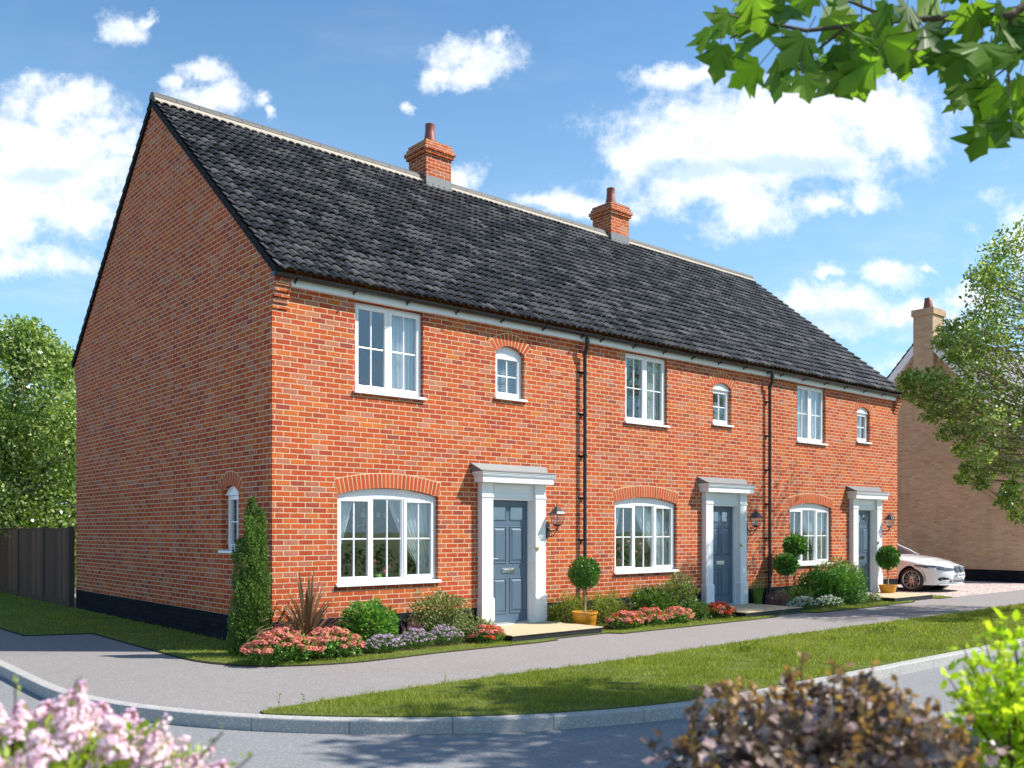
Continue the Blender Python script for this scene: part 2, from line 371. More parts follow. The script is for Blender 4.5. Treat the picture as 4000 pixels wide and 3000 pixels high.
M['leaf_tree'] = leaf_mat('tree_leaf_green', greens((0.06, 0.11, 0.018), (0.21, 0.31, 0.05), (0.70, 0.76, 0.40)), 0.32, 0.45, 0.6)  # leaf greens; the palest stop paints whitish glints into the colour
M['leaf_birch'] = leaf_mat('birch_leaf_green', greens((0.06, 0.105, 0.015), (0.24, 0.34, 0.05), (0.74, 0.79, 0.40)), 0.3, 0.45, 0.7)  # birch greens, with bright leaf glints painted in as the top stop
M['leaf_maple'] = leaf_mat('maple_leaf_green', greens((0.05, 0.12, 0.012), (0.12, 0.24, 0.025), (0.26, 0.42, 0.05)), 0.45, 0.6, nscale=6)
M['leaf_yew'] = leaf_mat('column_shrub_green', greens((0.022, 0.06, 0.012), (0.10, 0.19, 0.035), (0.34, 0.44, 0.13)), 0.45, 0.3)
M['leaf_euon'] = leaf_mat('fresh_green_leaf', greens((0.035, 0.105, 0.018), (0.10, 0.26, 0.045), (0.34, 0.52, 0.12)), 0.4, 0.35)
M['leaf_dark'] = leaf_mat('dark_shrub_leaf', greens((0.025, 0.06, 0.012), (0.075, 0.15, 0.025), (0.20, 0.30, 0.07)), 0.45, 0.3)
M['leaf_pieris'] = leaf_mat('cream_edged_leaf', [(0, (0.05, 0.09, 0.02)), (0.45, (0.13, 0.19, 0.045)), (0.75, (0.34, 0.36, 0.13)), (1, (0.55, 0.52, 0.28))], 0.45, 0.25, nscale=3)
M['leaf_yellowgreen'] = leaf_mat('yellow_green_needle', greens((0.08, 0.12, 0.01), (0.22, 0.28, 0.03), (0.44, 0.48, 0.07)), 0.5, 0.2)
M['leaf_topiary'] = leaf_mat('box_leaf_green', greens((0.02, 0.07, 0.010), (0.05, 0.17, 0.018), (0.13, 0.31, 0.04)), 0.4, 0.25)
M['leaf_bronze'] = leaf_mat('bronze_strap_leaf', greens((0.09, 0.045, 0.035), (0.20, 0.12, 0.07), (0.38, 0.26, 0.17)), 0.35, 0.15, nscale=5)
M['leaf_grassy'] = leaf_mat('tall_grass_blade', greens((0.06, 0.14, 0.015), (0.14, 0.28, 0.03), (0.30, 0.42, 0.08)), 0.5, 0.3)
M['fl_sedum'] = leaf_mat('salmon_pink_flower', greens((0.42, 0.10, 0.085), (0.72, 0.24, 0.18), (0.92, 0.50, 0.40)), 0.7, 0.2, 0.2)
M['fl_red'] = leaf_mat('scarlet_flower', greens((0.50, 0.03, 0.015), (0.75, 0.08, 0.03), (0.85, 0.20, 0.12)), 0.7, 0.2, 0.2)
M['fl_heather'] = leaf_mat('mauve_heather', greens((0.20, 0.08, 0.10), (0.34, 0.17, 0.20), (0.50, 0.30, 0.34)), 0.7, 0.2, 0.2)
M['fl_lavender'] = leaf_mat('lavender_flower', greens((0.38, 0.24, 0.46), (0.60, 0.42, 0.64), (0.82, 0.66, 0.82)), 0.7, 0.2, 0.2)
M['fl_white'] = leaf_mat('white_flower', greens((0.45, 0.50, 0.55), (0.65, 0.68, 0.70), (0.85, 0.85, 0.85)), 0.7, 0.2, 0.2)
M['fl_lilac'] = leaf_mat('lilac_floret', greens((0.58, 0.32, 0.54), (0.84, 0.60, 0.78), (0.95, 0.88, 0.92)), 0.7, 0.3, 0.2, nscale=14)
M['leaf_lilac'] = leaf_mat('lime_green_leaf', greens((0.14, 0.24, 0.02), (0.30, 0.42, 0.04), (0.50, 0.58, 0.10)), 0.5, 0.45)
M['leaf_purple'] = leaf_mat('purple_brown_leaf', greens((0.045, 0.055, 0.026), (0.20, 0.125, 0.105), (0.54, 0.40, 0.39)), 0.35, 0.15, 0.6, nscale=8)
M['leaf_orange'] = leaf_mat('bronze_young_leaf', greens((0.24, 0.11, 0.06), (0.42, 0.23, 0.10), (0.60, 0.40, 0.18)), 0.5, 0.4, nscale=8)
M['leaf_lime'] = leaf_mat('yellow_lime_leaf', greens((0.20, 0.38, 0.015), (0.48, 0.62, 0.03), (0.78, 0.82, 0.09)), 0.5, 0.5, nscale=5)
M['leaf_tulip'] = pmat('tulip_stem_green', (0.10, 0.25, 0.04), 0.5)
M['bark'] = pmat('grey_brown_bark', (0.13, 0.10, 0.07), 0.9, 0.2, bump=0.01, bscale=30, var=0.3, vscale=12)
M['stem'] = pmat('pale_stem_bark', (0.28, 0.20, 0.11), 0.85, 0.2, bump=0.004, bscale=50, var=0.2, vscale=20)
M['twig'] = pmat('brown_twig', (0.10, 0.06, 0.035), 0.8, 0.2)


def unit(a): return a / np.maximum(np.linalg.norm(a, axis=-1, keepdims=True), 1e-9)


# leaf outlines in (along, across) units, fan-triangulated from the base
SHAPES = {
    'diamond': np.array([(0, 0), (.45, .5), (1, 0), (.45, -.5)]),
    'oval': np.array([(0, 0), (.25, .40), (.6, .42), (1, 0), (.6, -.42), (.25, -.40)]),
    'lobed': np.array([(0, 0), (.18, .42), (.40, .30), (.52, .52), (.68, .24), (1, 0), (.68, -.24), (.52, -.52), (.40, -.30), (.18, -.42)]),
    'maple': np.array([(0, 0), (-.08, .22), (.06, .34), (.16, .62), (.26, .40), (.36, .44), (.52, .72), (.58, .46), (.60, .22), (.74, .28), (.84, .14), (1.02, 0),
                       (.84, -.14), (.74, -.28), (.60, -.22), (.58, -.46), (.52, -.72), (.36, -.44), (.26, -.40), (.16, -.62), (.06, -.34), (-.08, -.22)]),
}


def leaves(name, P, D, L, Wd, mat, parent=None, shape='diamond', N=None, bend=0.12):
    """one mesh of many leaf faces: P base points, D directions, optional N face normals"""
    P = np.asarray(P, float); n = len(P); D = unit(np.asarray(D, float))
    if N is None: N = RNG.normal(size=(n, 3))
    S = unit(np.cross(D, N)); Nn = unit(np.cross(S, D))
    L = np.broadcast_to(np.asarray(L, float), (n,)); Wd = np.broadcast_to(np.asarray(Wd, float), (n,))
    sh = SHAPES[shape]; kk = len(sh)
    a = sh[:, 0][None, :, None]; b = sh[:, 1][None, :, None]
    V = P[:, None, :] + D[:, None, :] * a * L[:, None, None] + S[:, None, :] * b * Wd[:, None, None]
    V = V + Nn[:, None, :] * (np.abs(b) * Wd[:, None, None] * bend * 2 - (a ** 2) * L[:, None, None] * bend)
    V = V.reshape(-1, 3)
    if kk == 4:
        Fc = np.arange(n * 4).reshape(n, 4)
    else:
        idx = np.arange(n)[:, None] * kk
        tr = np.array([(0, i, i + 1) for i in range(1, kk - 1)]).ravel()
        Fc = (idx + tr[None, :]).reshape(-1, 3)
    return np_mesh(name, V, Fc, mat, parent)


def blob_pts(n, c, r, lump=0.18, shell=0.35, freq=3.0, zmin=None, seed=0):
    """points through the outer shell of a lumpy ellipsoid, and outward directions"""
    d = unit(RNG.normal(size=(n, 3)))
    ph = np.random.default_rng(seed).uniform(0, 6.28, 6)
    lm = 1 + lump * (np.sin(freq * d[:, 0] * 2 + ph[0]) * np.sin(freq * d[:, 1] * 2 + ph[1]) + np.sin(freq * 1.7 * d[:, 2] * 2 + ph[2]) * np.cos(freq * 1.6 * d[:, 0] * 2 + ph[3]))
    rr = lm * (1 - shell * RNG.random(n) ** 1.6)
    p = d * rr[:, None] * np.asarray(r) + np.asarray(c)
    if zmin is not None:
        kq = p[:, 2] > zmin; p, d = p[kq], d[kq]
    return p, d


def clump_pts(centres, radii, per):
    P = []; D = []
    for c, r in zip(centres, radii):
        d = unit(RNG.normal(size=(per, 3))); rr = RNG.random(per) ** 0.45
        P.append(np.asarray(c) + d * (rr * r)[:, None] * np.array([1, 1, .75])); D.append(d)
    return np.concatenate(P), np.concatenate(D)
# ================================================================== the setting
def asphalt(name, base, speck, bump=0.002, big=0.10):
    m = bpy.data.materials.new(name); m.use_nodes = True; t = NT(m.node_tree); b = t.n['Principled BSDF']
    pos = t.new('ShaderNodeNewGeometry').outputs['Position']
    a = t.noise(pos, 160, 2, 0.7); w = t.noise(pos, 0.55, 5, 0.6); w2 = t.noise(pos, 45, 3, 0.7)
    f = t.m('ADD', 1 - big - speck * .5 - .08, t.m('ADD', t.m('MULTIPLY', w, 2 * big), t.m('ADD', t.m('MULTIPLY', a, speck), t.m('MULTIPLY', w2, 0.16))))
    vo = t.new('ShaderNodeTexVoronoi'); vo.inputs['Scale'].default_value = 75; t.l.new(pos, vo.inputs['Vector'])
    sp = t.smooth(t.sep(vo.outputs['Color'])[0], 0.72, 1.0)
    dk = t.m('MULTIPLY', t.smooth(t.noise(pos, 0.9, 7, 0.68), 0.55, 0.80), 0.35)
    c = t.mix(1.0, base, t.comb(f, f, f), 'MULTIPLY'); c = t.mix(t.m('MULTIPLY', sp, 0.5), c, tuple(min(1, x * 1.9) for x in base)); c = t.mix(dk, c, tuple(x * .6 for x in base))
    t.l.new(c, b.inputs['Base Color'])
    b.inputs['Roughness'].default_value = 0.85; b.inputs['Specular IOR Level'].default_value = 0.25
    bn = t.new('ShaderNodeBump'); bn.inputs['Distance'].default_value = bump; t.l.new(t.m('ADD', a, w2), bn.inputs['Height']); t.l.new(bn.outputs[0], b.inputs['Normal'])
    return m


M['path'] = asphalt('pinkish_grey_footpath', (0.245, 0.225, 0.215), 0.35)
M['road'] = asphalt('pale_grey_road', (0.225, 0.225, 0.23), 0.75, 0.004, 0.12)
M['kerb'] = asphalt('concrete_kerb', (0.37, 0.355, 0.335), 0.14, 0.001, 0.08)
gm = bpy.data.materials.new('pinkish_gravel'); gm.use_nodes = True; t = NT(gm.node_tree); b = t.n['Principled BSDF']
pos = t.new('ShaderNodeNewGeometry').outputs['Position']
vo = t.new('ShaderNodeTexVoronoi'); vo.inputs['Scale'].default_value = 22; t.l.new(pos, vo.inputs['Vector'])
t.l.new(t.ramp(t.sep(vo.outputs['Color'])[0], [(0, (0.22, 0.15, 0.13)), (0.4, (0.46, 0.34, 0.29)), (0.8, (0.60, 0.50, 0.44)), (1, (0.75, 0.70, 0.66))]), b.inputs['Base Color'])
b.inputs['Roughness'].default_value = 0.9
bn = t.new('ShaderNodeBump'); bn.inputs['Distance'].default_value = 0.02; t.l.new(t.m('SUBTRACT', 1.0, vo.outputs['Distance']), bn.inputs['Height']); t.l.new(bn.outputs[0], b.inputs['Normal'])
M['gravel'] = gm
gm = bpy.data.materials.new('lawn_turf'); gm.use_nodes = True; t = NT(gm.node_tree); b = t.n['Principled BSDF']
pos = t.new('ShaderNodeNewGeometry').outputs['Position']
n1 = t.noise(pos, 1.1, 5, 0.6); n2 = t.noise(pos, 70, 4, 0.7)
t.l.new(t.ramp(t.m('ADD', t.m('MULTIPLY', n1, 0.5), t.m('MULTIPLY', n2, 0.5)), [(0.25, (0.055, 0.085, 0.012)), (0.5, (0.13, 0.17, 0.022)), (0.75, (0.24, 0.27, 0.05))]), b.inputs['Base Color'])
b.inputs['Roughness'].default_value = 0.9
bn = t.new('ShaderNodeBump'); bn.inputs['Distance'].default_value = 0.03; t.l.new(n2, bn.inputs['Height']); t.l.new(bn.outputs[0], b.inputs['Normal'])
M['turf'] = gm
M['blade'] = leaf_mat('grass_blade_green', [(0, (0.065, 0.10, 0.012)), (0.40, (0.21, 0.255, 0.028)), (0.8, (0.43, 0.45, 0.070)), (1, (0.60, 0.55, 0.17))], 0.5, 0.4, 0.3, nscale=0.9, namp=0.5)

struct(MB().poly([(-600, -600, -.16), (900, -600, -.16), (900, 900, -.16), (-600, 900, -.16)]).build('ground', M['turf']))
struct(MB().poly([(-60, -16.4, -.12), (140, -16.4, -.12), (140, 60, -.12), (-60, 60, -.12)]).build('road', M['road']))
# kerb line: up the side street, round the corner, along the front
KX, KY, KR, KCX, KCY = -3.12, -6.20, 5.35, 2.23, -0.85
def kerb_line(off, n=28):
    r = KR - off
    pts = [(KCX - r, 45.0), (KCX - r, KCY)]
    for i in range(1, n):
        a = math.pi + (math.pi / 2) * i / n; pts.append((KCX + r * math.cos(a), KCY + r * math.sin(a)))
    pts += [(KCX, KCY - r), (110.0, KCY - r)]
    return pts
inner = kerb_line(0.125)
mb = MB(); mb.poly([(x, y, 0.0) for x, y in inner] + [(110, 45, 0.0)]); struct(mb.build('path', M['path']))
# kerb stones with tight joints
def along(line, s):
    for (a, b_) in zip(line[:-1], line[1:]):
        L = math.dist(a, b_)
        if s <= L or b_ == line[-1]:
            f = s / L; d = ((b_[0] - a[0]) / L, (b_[1] - a[1]) / L); return (a[0] + d[0] * s, a[1] + d[1] * s), d
        s -= L
kb = MB(); kl = kerb_line(0.0, 40); s = 30.0; tot = sum(math.dist(a, b_) for a, b_ in zip(kl[:-1], kl[1:]))
while s < min(tot - 1, 110):
    L = 0.912; nseg = 4; secs = []
    for q in range(nseg + 1):
        (px_, py_), d = along(kl, s + 0.003 + (L - 0.006) * q / nseg); nx, ny = -d[1], d[0]     # left of travel = pavement side
        pr = [(0.0, -.18), (0.0, -.012), (0.004, -.002), (0.014, .004), (0.125, .005), (0.125, -.18)]
        secs.append([(px_ + nx * a, py_ + ny * a, z) for a, z in pr])
    bi = len(kb.v)
    for sc_ in secs: kb.v += sc_
    for q in range(nseg):
        for j in range(5):
            a = bi + q * 6 + j; kb.f.append([a, a + 1, a + 7, a + 6])
    kb.f.append([bi + j for j in range(6)]); kb.f.append([bi + nseg * 6 + j for j in range(6)][::-1])
    s += L
struct(kb.build('kerb', M['kerb']))

LAWN = [(0.03, 30.0), (-2.10, 30.0), (-2.10, 5.2), (-2.07, 4.35), (-1.60, 4.15), (-1.16, 3.98), (-1.16, 0.28), (-1.13, -0.15), (-1.05, -0.50), (-0.92, -0.82), (-0.73, -1.08), (-0.50, -1.29),
        (-0.22, -1.45), (0.10, -1.56), (0.49, -1.62), (1.0, -1.60), (1.66, -1.55), (2.6, -1.57), (3.45, -1.60), (3.9, -1.55), (4.0, -1.395), (5.15, -1.395), (5.3, -1.60), (7.0, -1.62), (9.35, -1.62), (9.75, -1.55), (9.85, -1.395),
        (10.99, -1.395), (11.1, -1.62), (13.0, -1.66), (15.3, -1.58), (15.75, -1.36), (16.75, -1.36), (16.85, -1.52), (17.45, -1.50), (17.62, -1.35), (17.62, 0.03), (17.0, 0.05), (0.03, 0.03)]
mb = MB(); mb.prism(LAWN, 'z', -0.05, 0.018); struct(mb.build('lawn', M['turf']))
mb = MB(); off = [(x - (0.035 if x < 0.5 else 0), y - 0.03) for x, y in LAWN]
mb.prism(off, 'z', -0.05, 0.010); struct(mb.build('lawn_edging', M['soil']))
vy = KCY - (KR - 0.125)
arc = [p for p in kerb_line(0.13, 60) if p[1] < -3.86 and p[1] > vy + 0.02 and p[0] < KCX]
VERGE = [(-1.98, -3.80)] + arc + [(KCX, vy - .005 + .01), (60, vy + .005), (60, -3.50), (16.6, -3.50), (13.2, -3.58), (10, -3.55), (7.0, -3.52), (4.5, -3.62), (2.8, -3.70), (1.2, -3.66), (0.1, -3.66), (-0.9, -3.70), (-1.6, -3.74)]
mb = MB(); mb.prism(VERGE, 'z', -0.05, 0.016); struct(mb.build('verge', M['turf']))
mb = MB(); mb.poly([(17.66, -1.52, .004), (60, -1.36, .004), (60, 40, .004), (17.66, 40, .004)]); struct(mb.build('gravel', M['gravel']))
# bark bed in front of the walls, and the bed the photographer's shrubs grow from
mb = MB(); bedpts = [(-0.35, 0.6), (-0.62, -0.2), (-0.55, -0.85), (0.1, -1.25), (1.2, -1.2), (3.0, -1.12), (3.2, -1.1), (3.2, 0), (0, 0), (0, .6)]
mb.prism(bedpts, 'z', 0.0, 0.030)
for (a, c_) in ((5.1, 9.0), (10.95, 14.8)): mb.prism([(a, 0), (a, -1.0), (a + .3, -1.2), (c_ - .3, -1.18), (c_, -1.0), (c_, 0)], 'z', 0.0, 0.030)
struct(mb.build('flower_bed', M['soil']))
mb = MB(); ring = [(EYE.x - .3 + 3.7 * math.cos(a), EYE.y - .6 + 3.7 * math.sin(a)) for a in np.linspace(0, 2 * math.pi, 49)[:-1]]
mb.prism(ring, 'z', -0.14, 0.0); struct(mb.build('planting_bed', M['soil']))
struct(MB().poly([(-80, -80, -.05), (160, -80, -.05), (160, -16.4, -.05), (-80, -16.4, -.05)]).build('grass_field', M['turf']))


def in_poly(P, poly):
    x, y = P[:, 0], P[:, 1]; ins = np.zeros(len(P), bool); j = len(poly) - 1
    for i in range(len(poly)):
        xi, yi = poly[i]; xj, yj = poly[j]
        c = ((yi > y) != (yj > y)) & (x < (xj - xi) * (y - yi) / (yj - yi + 1e-12) + xi)
        ins ^= c; j = i
    return ins


def blades(name, poly, box, dens, hgt, z0, label, wid=0.0055):
    x0, x1, y0, y1 = box; n = int((x1 - x0) * (y1 - y0) * dens)
    P = np.stack([RNG.uniform(x0, x1, n), RNG.uniform(y0, y1, n)], 1)
    P = P[in_poly(P, poly)]
    # thin out with distance from the viewpoint
    dist = np.hypot(P[:, 0] - EYE.x, P[:, 1] - EYE.y); P = P[RNG.random(len(P)) < np.clip((9.0 / dist) ** 1.0, 0.2, 1)]
    for o_ in (0, 5.84, 11.645): P = P[~((P[:, 0] > o_ + 3.1) & (P[:, 0] < o_ + 5.15) & (P[:, 1] > -1.52) & (P[:, 1] < 0))]
    dist = np.hypot(P[:, 0] - EYE.x, P[:, 1] - EYE.y); n = len(P)
    tuft = 0.75 + 0.35 * np.sin(P[:, 0] * 3.1 + np.sin(P[:, 1] * 4.3) * 1.7) * np.sin(P[:, 1] * 3.7 + 1.1) + 0.25 * np.sin(P[:, 0] * 11 + P[:, 1] * 9)
    h = hgt * (0.45 + 0.8 * RNG.random(n)) * tuft; w = wid * (0.7 + .6 * RNG.random(n)) * np.clip(dist / 9, 1, 2.2)
    a = RNG.uniform(0, 6.283, n); lean = RNG.normal(0, .45, (n, 2)) * h[:, None] + np.array([0.12, -0.05]) * h[:, None]
    V = np.zeros((n, 3, 3)); dx_ = np.cos(a) * w / 2; dy_ = np.sin(a) * w / 2
    V[:, 0] = np.stack([P[:, 0] - dx_, P[:, 1] - dy_, np.full(n, z0)], 1); V[:, 1] = np.stack([P[:, 0] + dx_, P[:, 1] + dy_, np.full(n, z0)], 1)
    V[:, 2] = np.stack([P[:, 0] + lean[:, 0], P[:, 1] + lean[:, 1], z0 + h], 1)
    o = np_mesh(name, V.reshape(-1, 3), np.arange(n * 3).reshape(n, 3), M['blade'])
    tag(o, label, 'grass', kind='stuff'); return o


def grow(poly, d):
    c = np.mean(np.array(poly), 0)
    return poly
blades('verge_grass', VERGE, (-2.2, 17, -6.2, -3.3), 3600, 0.055, 0.014, 'long sunlit grass on the strip between the footpath and the road kerb', 0.006)
blades('verge_grass', VERGE, (17, 40, -6.2, -3.3), 1200, 0.055, 0.014, 'grass of the far end of the strip beside the road kerb', 0.010)
blades('lawn_grass', LAWN, (-1.3, 17.7, -1.72, 0.1), 3200, 0.040, 0.016, 'short lawn grass edging the flower beds along the brick front')
blades('side_lawn_grass', LAWN, (-2.2, 0.0, 0.1, 18), 1800, 0.045, 0.016, 'shaded lawn grass below the blank brick gable')
# ================================================================== the brick terrace
HB = [0.0, 6.03, 11.78, 17.69]          # party lines of the three houses
OFF = [0.0, 5.84, 11.645]               # repeat of doors and windows
Z_PL, Z_EAVE = 0.415, 5.10
RY, RZ = 4.58, 9.19                     # ridge line (tile surface)
TAN = (RZ - 5.215) / (RY + 0.20)
def roof_z(y): return 5.215 + TAN * (y + 0.20) if y < RY else 5.215 + TAN * (2 * RY - y + 0.20)


def wall_sheet(mb, u0, u1, z0, z1, ops, P, depth=0.11, seg=14):
    """sheet wall with openings (ua, ub, za, zspring, zcrown); P(u, d, z) -> point, d is depth into the wall"""
    us = sorted({u0, u1, *[o[0] for o in ops], *[o[1] for o in ops]}); zs = sorted({z0, z1, *[min(max(o[2], z0), z1) for o in ops], *[min(o[4], z1) for o in ops]})
    for a, b_ in zip(us[:-1], us[1:]):
        for c_, d_ in zip(zs[:-1], zs[1:]):
            um, zm = (a + b_) / 2, (c_ + d_) / 2
            if any(o[0] < um < o[1] and o[2] < zm < o[4] for o in ops): continue
            mb.poly([P(a, 0, c_), P(b_, 0, c_), P(b_, 0, d_), P(a, 0, d_)])
    for (a, b_, za, zsp, zc) in ops:
        za = max(za, z0)
        arc_ = arc_pts(a, b_, zsp, zc, seg)
        if zc > zsp:
            for p, q in zip(arc_[:-1], arc_[1:]): mb.poly([P(p[0], 0, p[1]), P(q[0], 0, q[1]), P(q[0], 0, zc), P(p[0], 0, zc)])
        for p, q in zip(arc_[:-1], arc_[1:]): mb.poly([P(p[0], 0, p[1]), P(p[0], depth, p[1]), P(q[0], depth, q[1]), P(q[0], 0, q[1])])
        mb.poly([P(a, 0, za), P(a, depth, za), P(a, depth, zsp), P(a, 0, zsp)]); mb.poly([P(b_, 0, za), P(b_, 0, zsp), P(b_, depth, zsp), P(b_, depth, za)])
        if za > z0: mb.poly([P(a, 0, za), P(b_, 0, za), P(b_, depth, za), P(a, depth, za)])


def arc_pts(a, b_, zsp, zc, seg=14):
    if zc - zsp < 1e-4: return [(a, zsp), (b_, zsp)]
    h = zc - zsp; c2 = (b_ - a) / 2; R = (c2 * c2 + h * h) / (2 * h); cx, cz = (a + b_) / 2, zc - R; t = math.asin(min(1, c2 / R))
    return [(cx + R * math.sin(-t + 2 * t * i / seg), cz + R * math.cos(-t + 2 * t * i / seg)) for i in range(seg + 1)]


def arch_header(mb_b, mb_m, a, b_, zsp, zc, P, n, hgt=0.215, proud=0.004):
    """brick-on-end arch; individual voussoirs over a mortar band"""
    h = zc - zsp; c2 = (b_ - a) / 2; R = (c2 * c2 + h * h) / (2 * h); cx, cz = (a + b_) / 2, zc - R; t = math.asin(c2 / R)
    def Q(th, r, d): return P(cx + r * math.sin(th), -d, cz + r * math.cos(th))
    te = t * 1.0; fan = 1.0
    for i in range(n):
        t0 = -te + 2 * te * i / n; t1 = -te + 2 * te * (i + 1) / n; g = 0.006 / R
        mb_m.poly([Q(t0, R, proud * .4), Q(t1, R, proud * .4), Q(t1, R + hgt + .012, proud * .4), Q(t0, R + hgt + .012, proud * .4)])
        a0, a1 = t0 + g, t1 - g
        mb_b.hexa([Q(a0, R + .002, -.02), Q(a1, R + .002, -.02), Q(a1, R + .002, proud), Q(a0, R + .002, proud),
                   Q(a0 + g * .3, R + hgt, -.02), Q(a1 - g * .3, R + hgt, -.02), Q(a1 - g * .3, R + hgt, proud), Q(a0 + g * .3, R + hgt, proud)])


def frame_ring(mb, P, u0, u1, z0, z1, w, d0, d1):
    def B(a, b_, c_, d_): mb.hexa([P(a, d0, c_), P(b_, d0, c_), P(b_, d1, c_), P(a, d1, c_), P(a, d0, d_), P(b_, d0, d_), P(b_, d1, d_), P(a, d1, d_)])
    B(u0, u0 + w, z0, z1); B(u1 - w, u1, z0, z1); B(u0 + w, u1 - w, z0, z0 + w); B(u0 + w, u1 - w, z1 - w, z1)


def pbox(mb, P, a, b_, d0, d1, c_, d_): mb.hexa([P(a, d0, c_), P(b_, d0, c_), P(b_, d1, c_), P(a, d1, c_), P(a, d0, d_), P(b_, d0, d_), P(b_, d1, d_), P(a, d1, d_)])


def window(house, P, a, b_, za, zsp, zc, ncas, rec=0.07, lid=False, fixed_mid=False, sill_over=0.035, name_label=None):
    """part window (outer frame) > casement, pane, sill"""
    e = 0.003; a += e; b_ -= e; za += e; zh = zsp - 0.005 if zc > zsp else zsp - e
    fw = 0.045; mb = MB(); botf = za + 0.045
    pbox(mb, P, a, a + fw, rec, rec + .07, za, zh); pbox(mb, P, b_ - fw, b_, rec, rec + .07, za, zh)
    pbox(mb, P, a + fw, b_ - fw, rec, rec + .07, za, botf); pbox(mb, P, a + fw, b_ - fw, rec, rec + .07, zh - fw, zh)
    cw = (b_ - a - 2 * fw) / ncas
    for i in range(1, ncas): c_ = a + fw + cw * i; pbox(mb, P, c_ - .02, c_ + .02, rec + .001, rec + .069, botf, zh - fw)
    if zc > zsp:      # arched head
        arc_ = arc_pts(a, b_, zh + .001, zc - .004, 12)
        dd = rec - (0.035 if lid else 0.0)
        for p, q in zip(arc_[:-1], arc_[1:]):
            if lid or True:
                mb.hexa([P(p[0], dd, zh), P(q[0], dd, zh), P(q[0], rec + .07, zh), P(p[0], rec + .07, zh), P(p[0], dd, p[1]), P(q[0], dd, q[1]), P(q[0], rec + .07, q[1]), P(p[0], rec + .07, p[1])])
        if lid: pbox(mb, P, a - .0, b_ + .0, rec - .045, rec + .0, zh - .022, zh - .001)
    w = mb.build('window', M['upvc'], house, bevel=0.004)
    if name_label: w['label'] = name_label
    mg = MB()
    for i in range(ncas):
        c0 = a + fw + cw * i + (0.021 if i else .001); c1 = a + fw + cw * (i + 1) - (0.021 if i < ncas - 1 else .001)
        fx = fixed_mid and i == 1
        mc = MB(); d0 = rec - .012 if not fx else rec + .012; cf = .042 if not fx else .016
        frame_ring(mc, P, c0 - (0 if fx else .016), c1 + (0 if fx else .016), botf - (0 if fx else .012), zh - fw + (0 if fx else .012), cf + (0 if fx else .016), d0, rec + .055)
        m_ = (c0 + c1) / 2; zm = (botf + zh - fw) / 2
        pbox(mc, P, m_ - .010, m_ + .010, rec + .008, rec + .040, botf + cf, zh - fw - cf)
        pbox(mc, P, c0 + cf - .002, m_ - .011, rec + .010, rec + .038, zm - .010, zm + .010); pbox(mc, P, m_ + .011, c1 - cf + .002, rec + .010, rec + .038, zm - .010, zm + .010)
        mc.build('casement', M['upvc'], w, bevel=0.003)
        pbox(mg, P, c0 + .012, c1 - .012, rec + .020, rec + .026, botf + .012, zh - fw - .012)
    mg.build('pane', M['glass'], w)
    ms = MB()
    o = sill_over
    pts = [(-.05, za - .045), (-.05, za - .012), (rec, za + .004), (rec + .06, za + .004), (rec + .06, za - .045)]
    bi = len(ms.v)
    for u in (a - o, b_ + o): ms.v += [P(u, d if (u > a and u < b_) or d <= 0 else min(d, -.0), z) for d, z in pts]
    n = len(pts); ms.f.append([bi + i for i in range(n)][::-1]); ms.f.append([bi + n + i for i in range(n)])
    for i in range(n): j = (i + 1) % n; ms.f.append([bi + i, bi + j, bi + n + j, bi + n + i])
    pbox(ms, P, a, b_, 0.001, rec, za - .044, za + .002)
    ms.build('sill', M['upvc'], w, bevel=0.003)
    return w


def tile_roof(mb, x0, x1, side=1, per=0.15, smp=8, course=0.24):
    nx = max(2, int(round((x1 - x0) / per * smp))); xs = np.linspace(x0, x1, nx + 1)
    ph = (xs / per) % 1.0
    prof = 0.048 * np.abs(np.cos(np.pi * ph)) ** 0.75
    L = math.hypot(RY + 0.2, RZ - 5.215); nc = int(math.ceil(L / course)); cs, sn = (RY + .2) / L, (RZ - 5.215) / L
    def pt(x, s_, n_):
        y = -0.20 + s_ * cs - n_ * sn; z = 5.215 + s_ * sn + n_ * cs
        return (x, y, z) if side > 0 else (x, 2 * RY - y, z)
    rs = random.Random(5 + int(x0 * 10))
    for c_ in range(nc):
        s0 = c_ * course; s1 = min(L, s0 + course)
        jit = 0
        tl = [rs.uniform(-.004, .005) for _ in range(int(nx / (2 * smp)) + 3)]
        jj = np.array([tl[int(i / (2 * smp))] for i in range(nx + 1)])
        r0 = [pt(x, s0 + .020, -.012 + p * .8) for x, p in zip(xs, prof)]
        r1 = [pt(x, s0 - .026 + j, .020 + p * 1.0 + j) for x, p, j in zip(xs, prof, jj)]
        r1b = [pt(x, s0 - .020 + j, .032 + p + j) for x, p, j in zip(xs, prof, jj)]
        r2 = [pt(x, s1 + .004, -.004 + p * .9) for x, p in zip(xs, prof)]
        mb.grid([r0, r1, r1b, r2])


ti = bpy.data.materials.new('dark_grey_clay_tiles'); ti.use_nodes = True; t = NT(ti.node_tree); b = t.n['Principled BSDF']
pos = t.new('ShaderNodeNewGeometry').outputs['Position']; x, y, z = t.sep(pos)
cid = t.m('FLOOR', t.m('DIVIDE', t.m('ADD', x, 0.075), 0.30)); rw = t.m('FLOOR', t.m('DIVIDE', t.m('SUBTRACT', z, 5.215), 0.24 * math.sin(math.atan(TAN))))
wn = t.new('ShaderNodeTexWhiteNoise', noise_dimensions='2D'); t.put(wn.inputs['Vector'], t.comb(cid, rw)); rv = t.sep(wn.outputs['Color'])
c = t.ramp(rv[0], [(0, (0.030, 0.028, 0.028)), (0.5, (0.062, 0.058, 0.056)), (0.85, (0.115, 0.108, 0.103)), (1, (0.018, 0.017, 0.017))])
c = t.mix(t.m('MULTIPLY', t.m('GREATER_THAN', rv[1], 0.90), 0.85), c, (0.008, 0.008, 0.008))
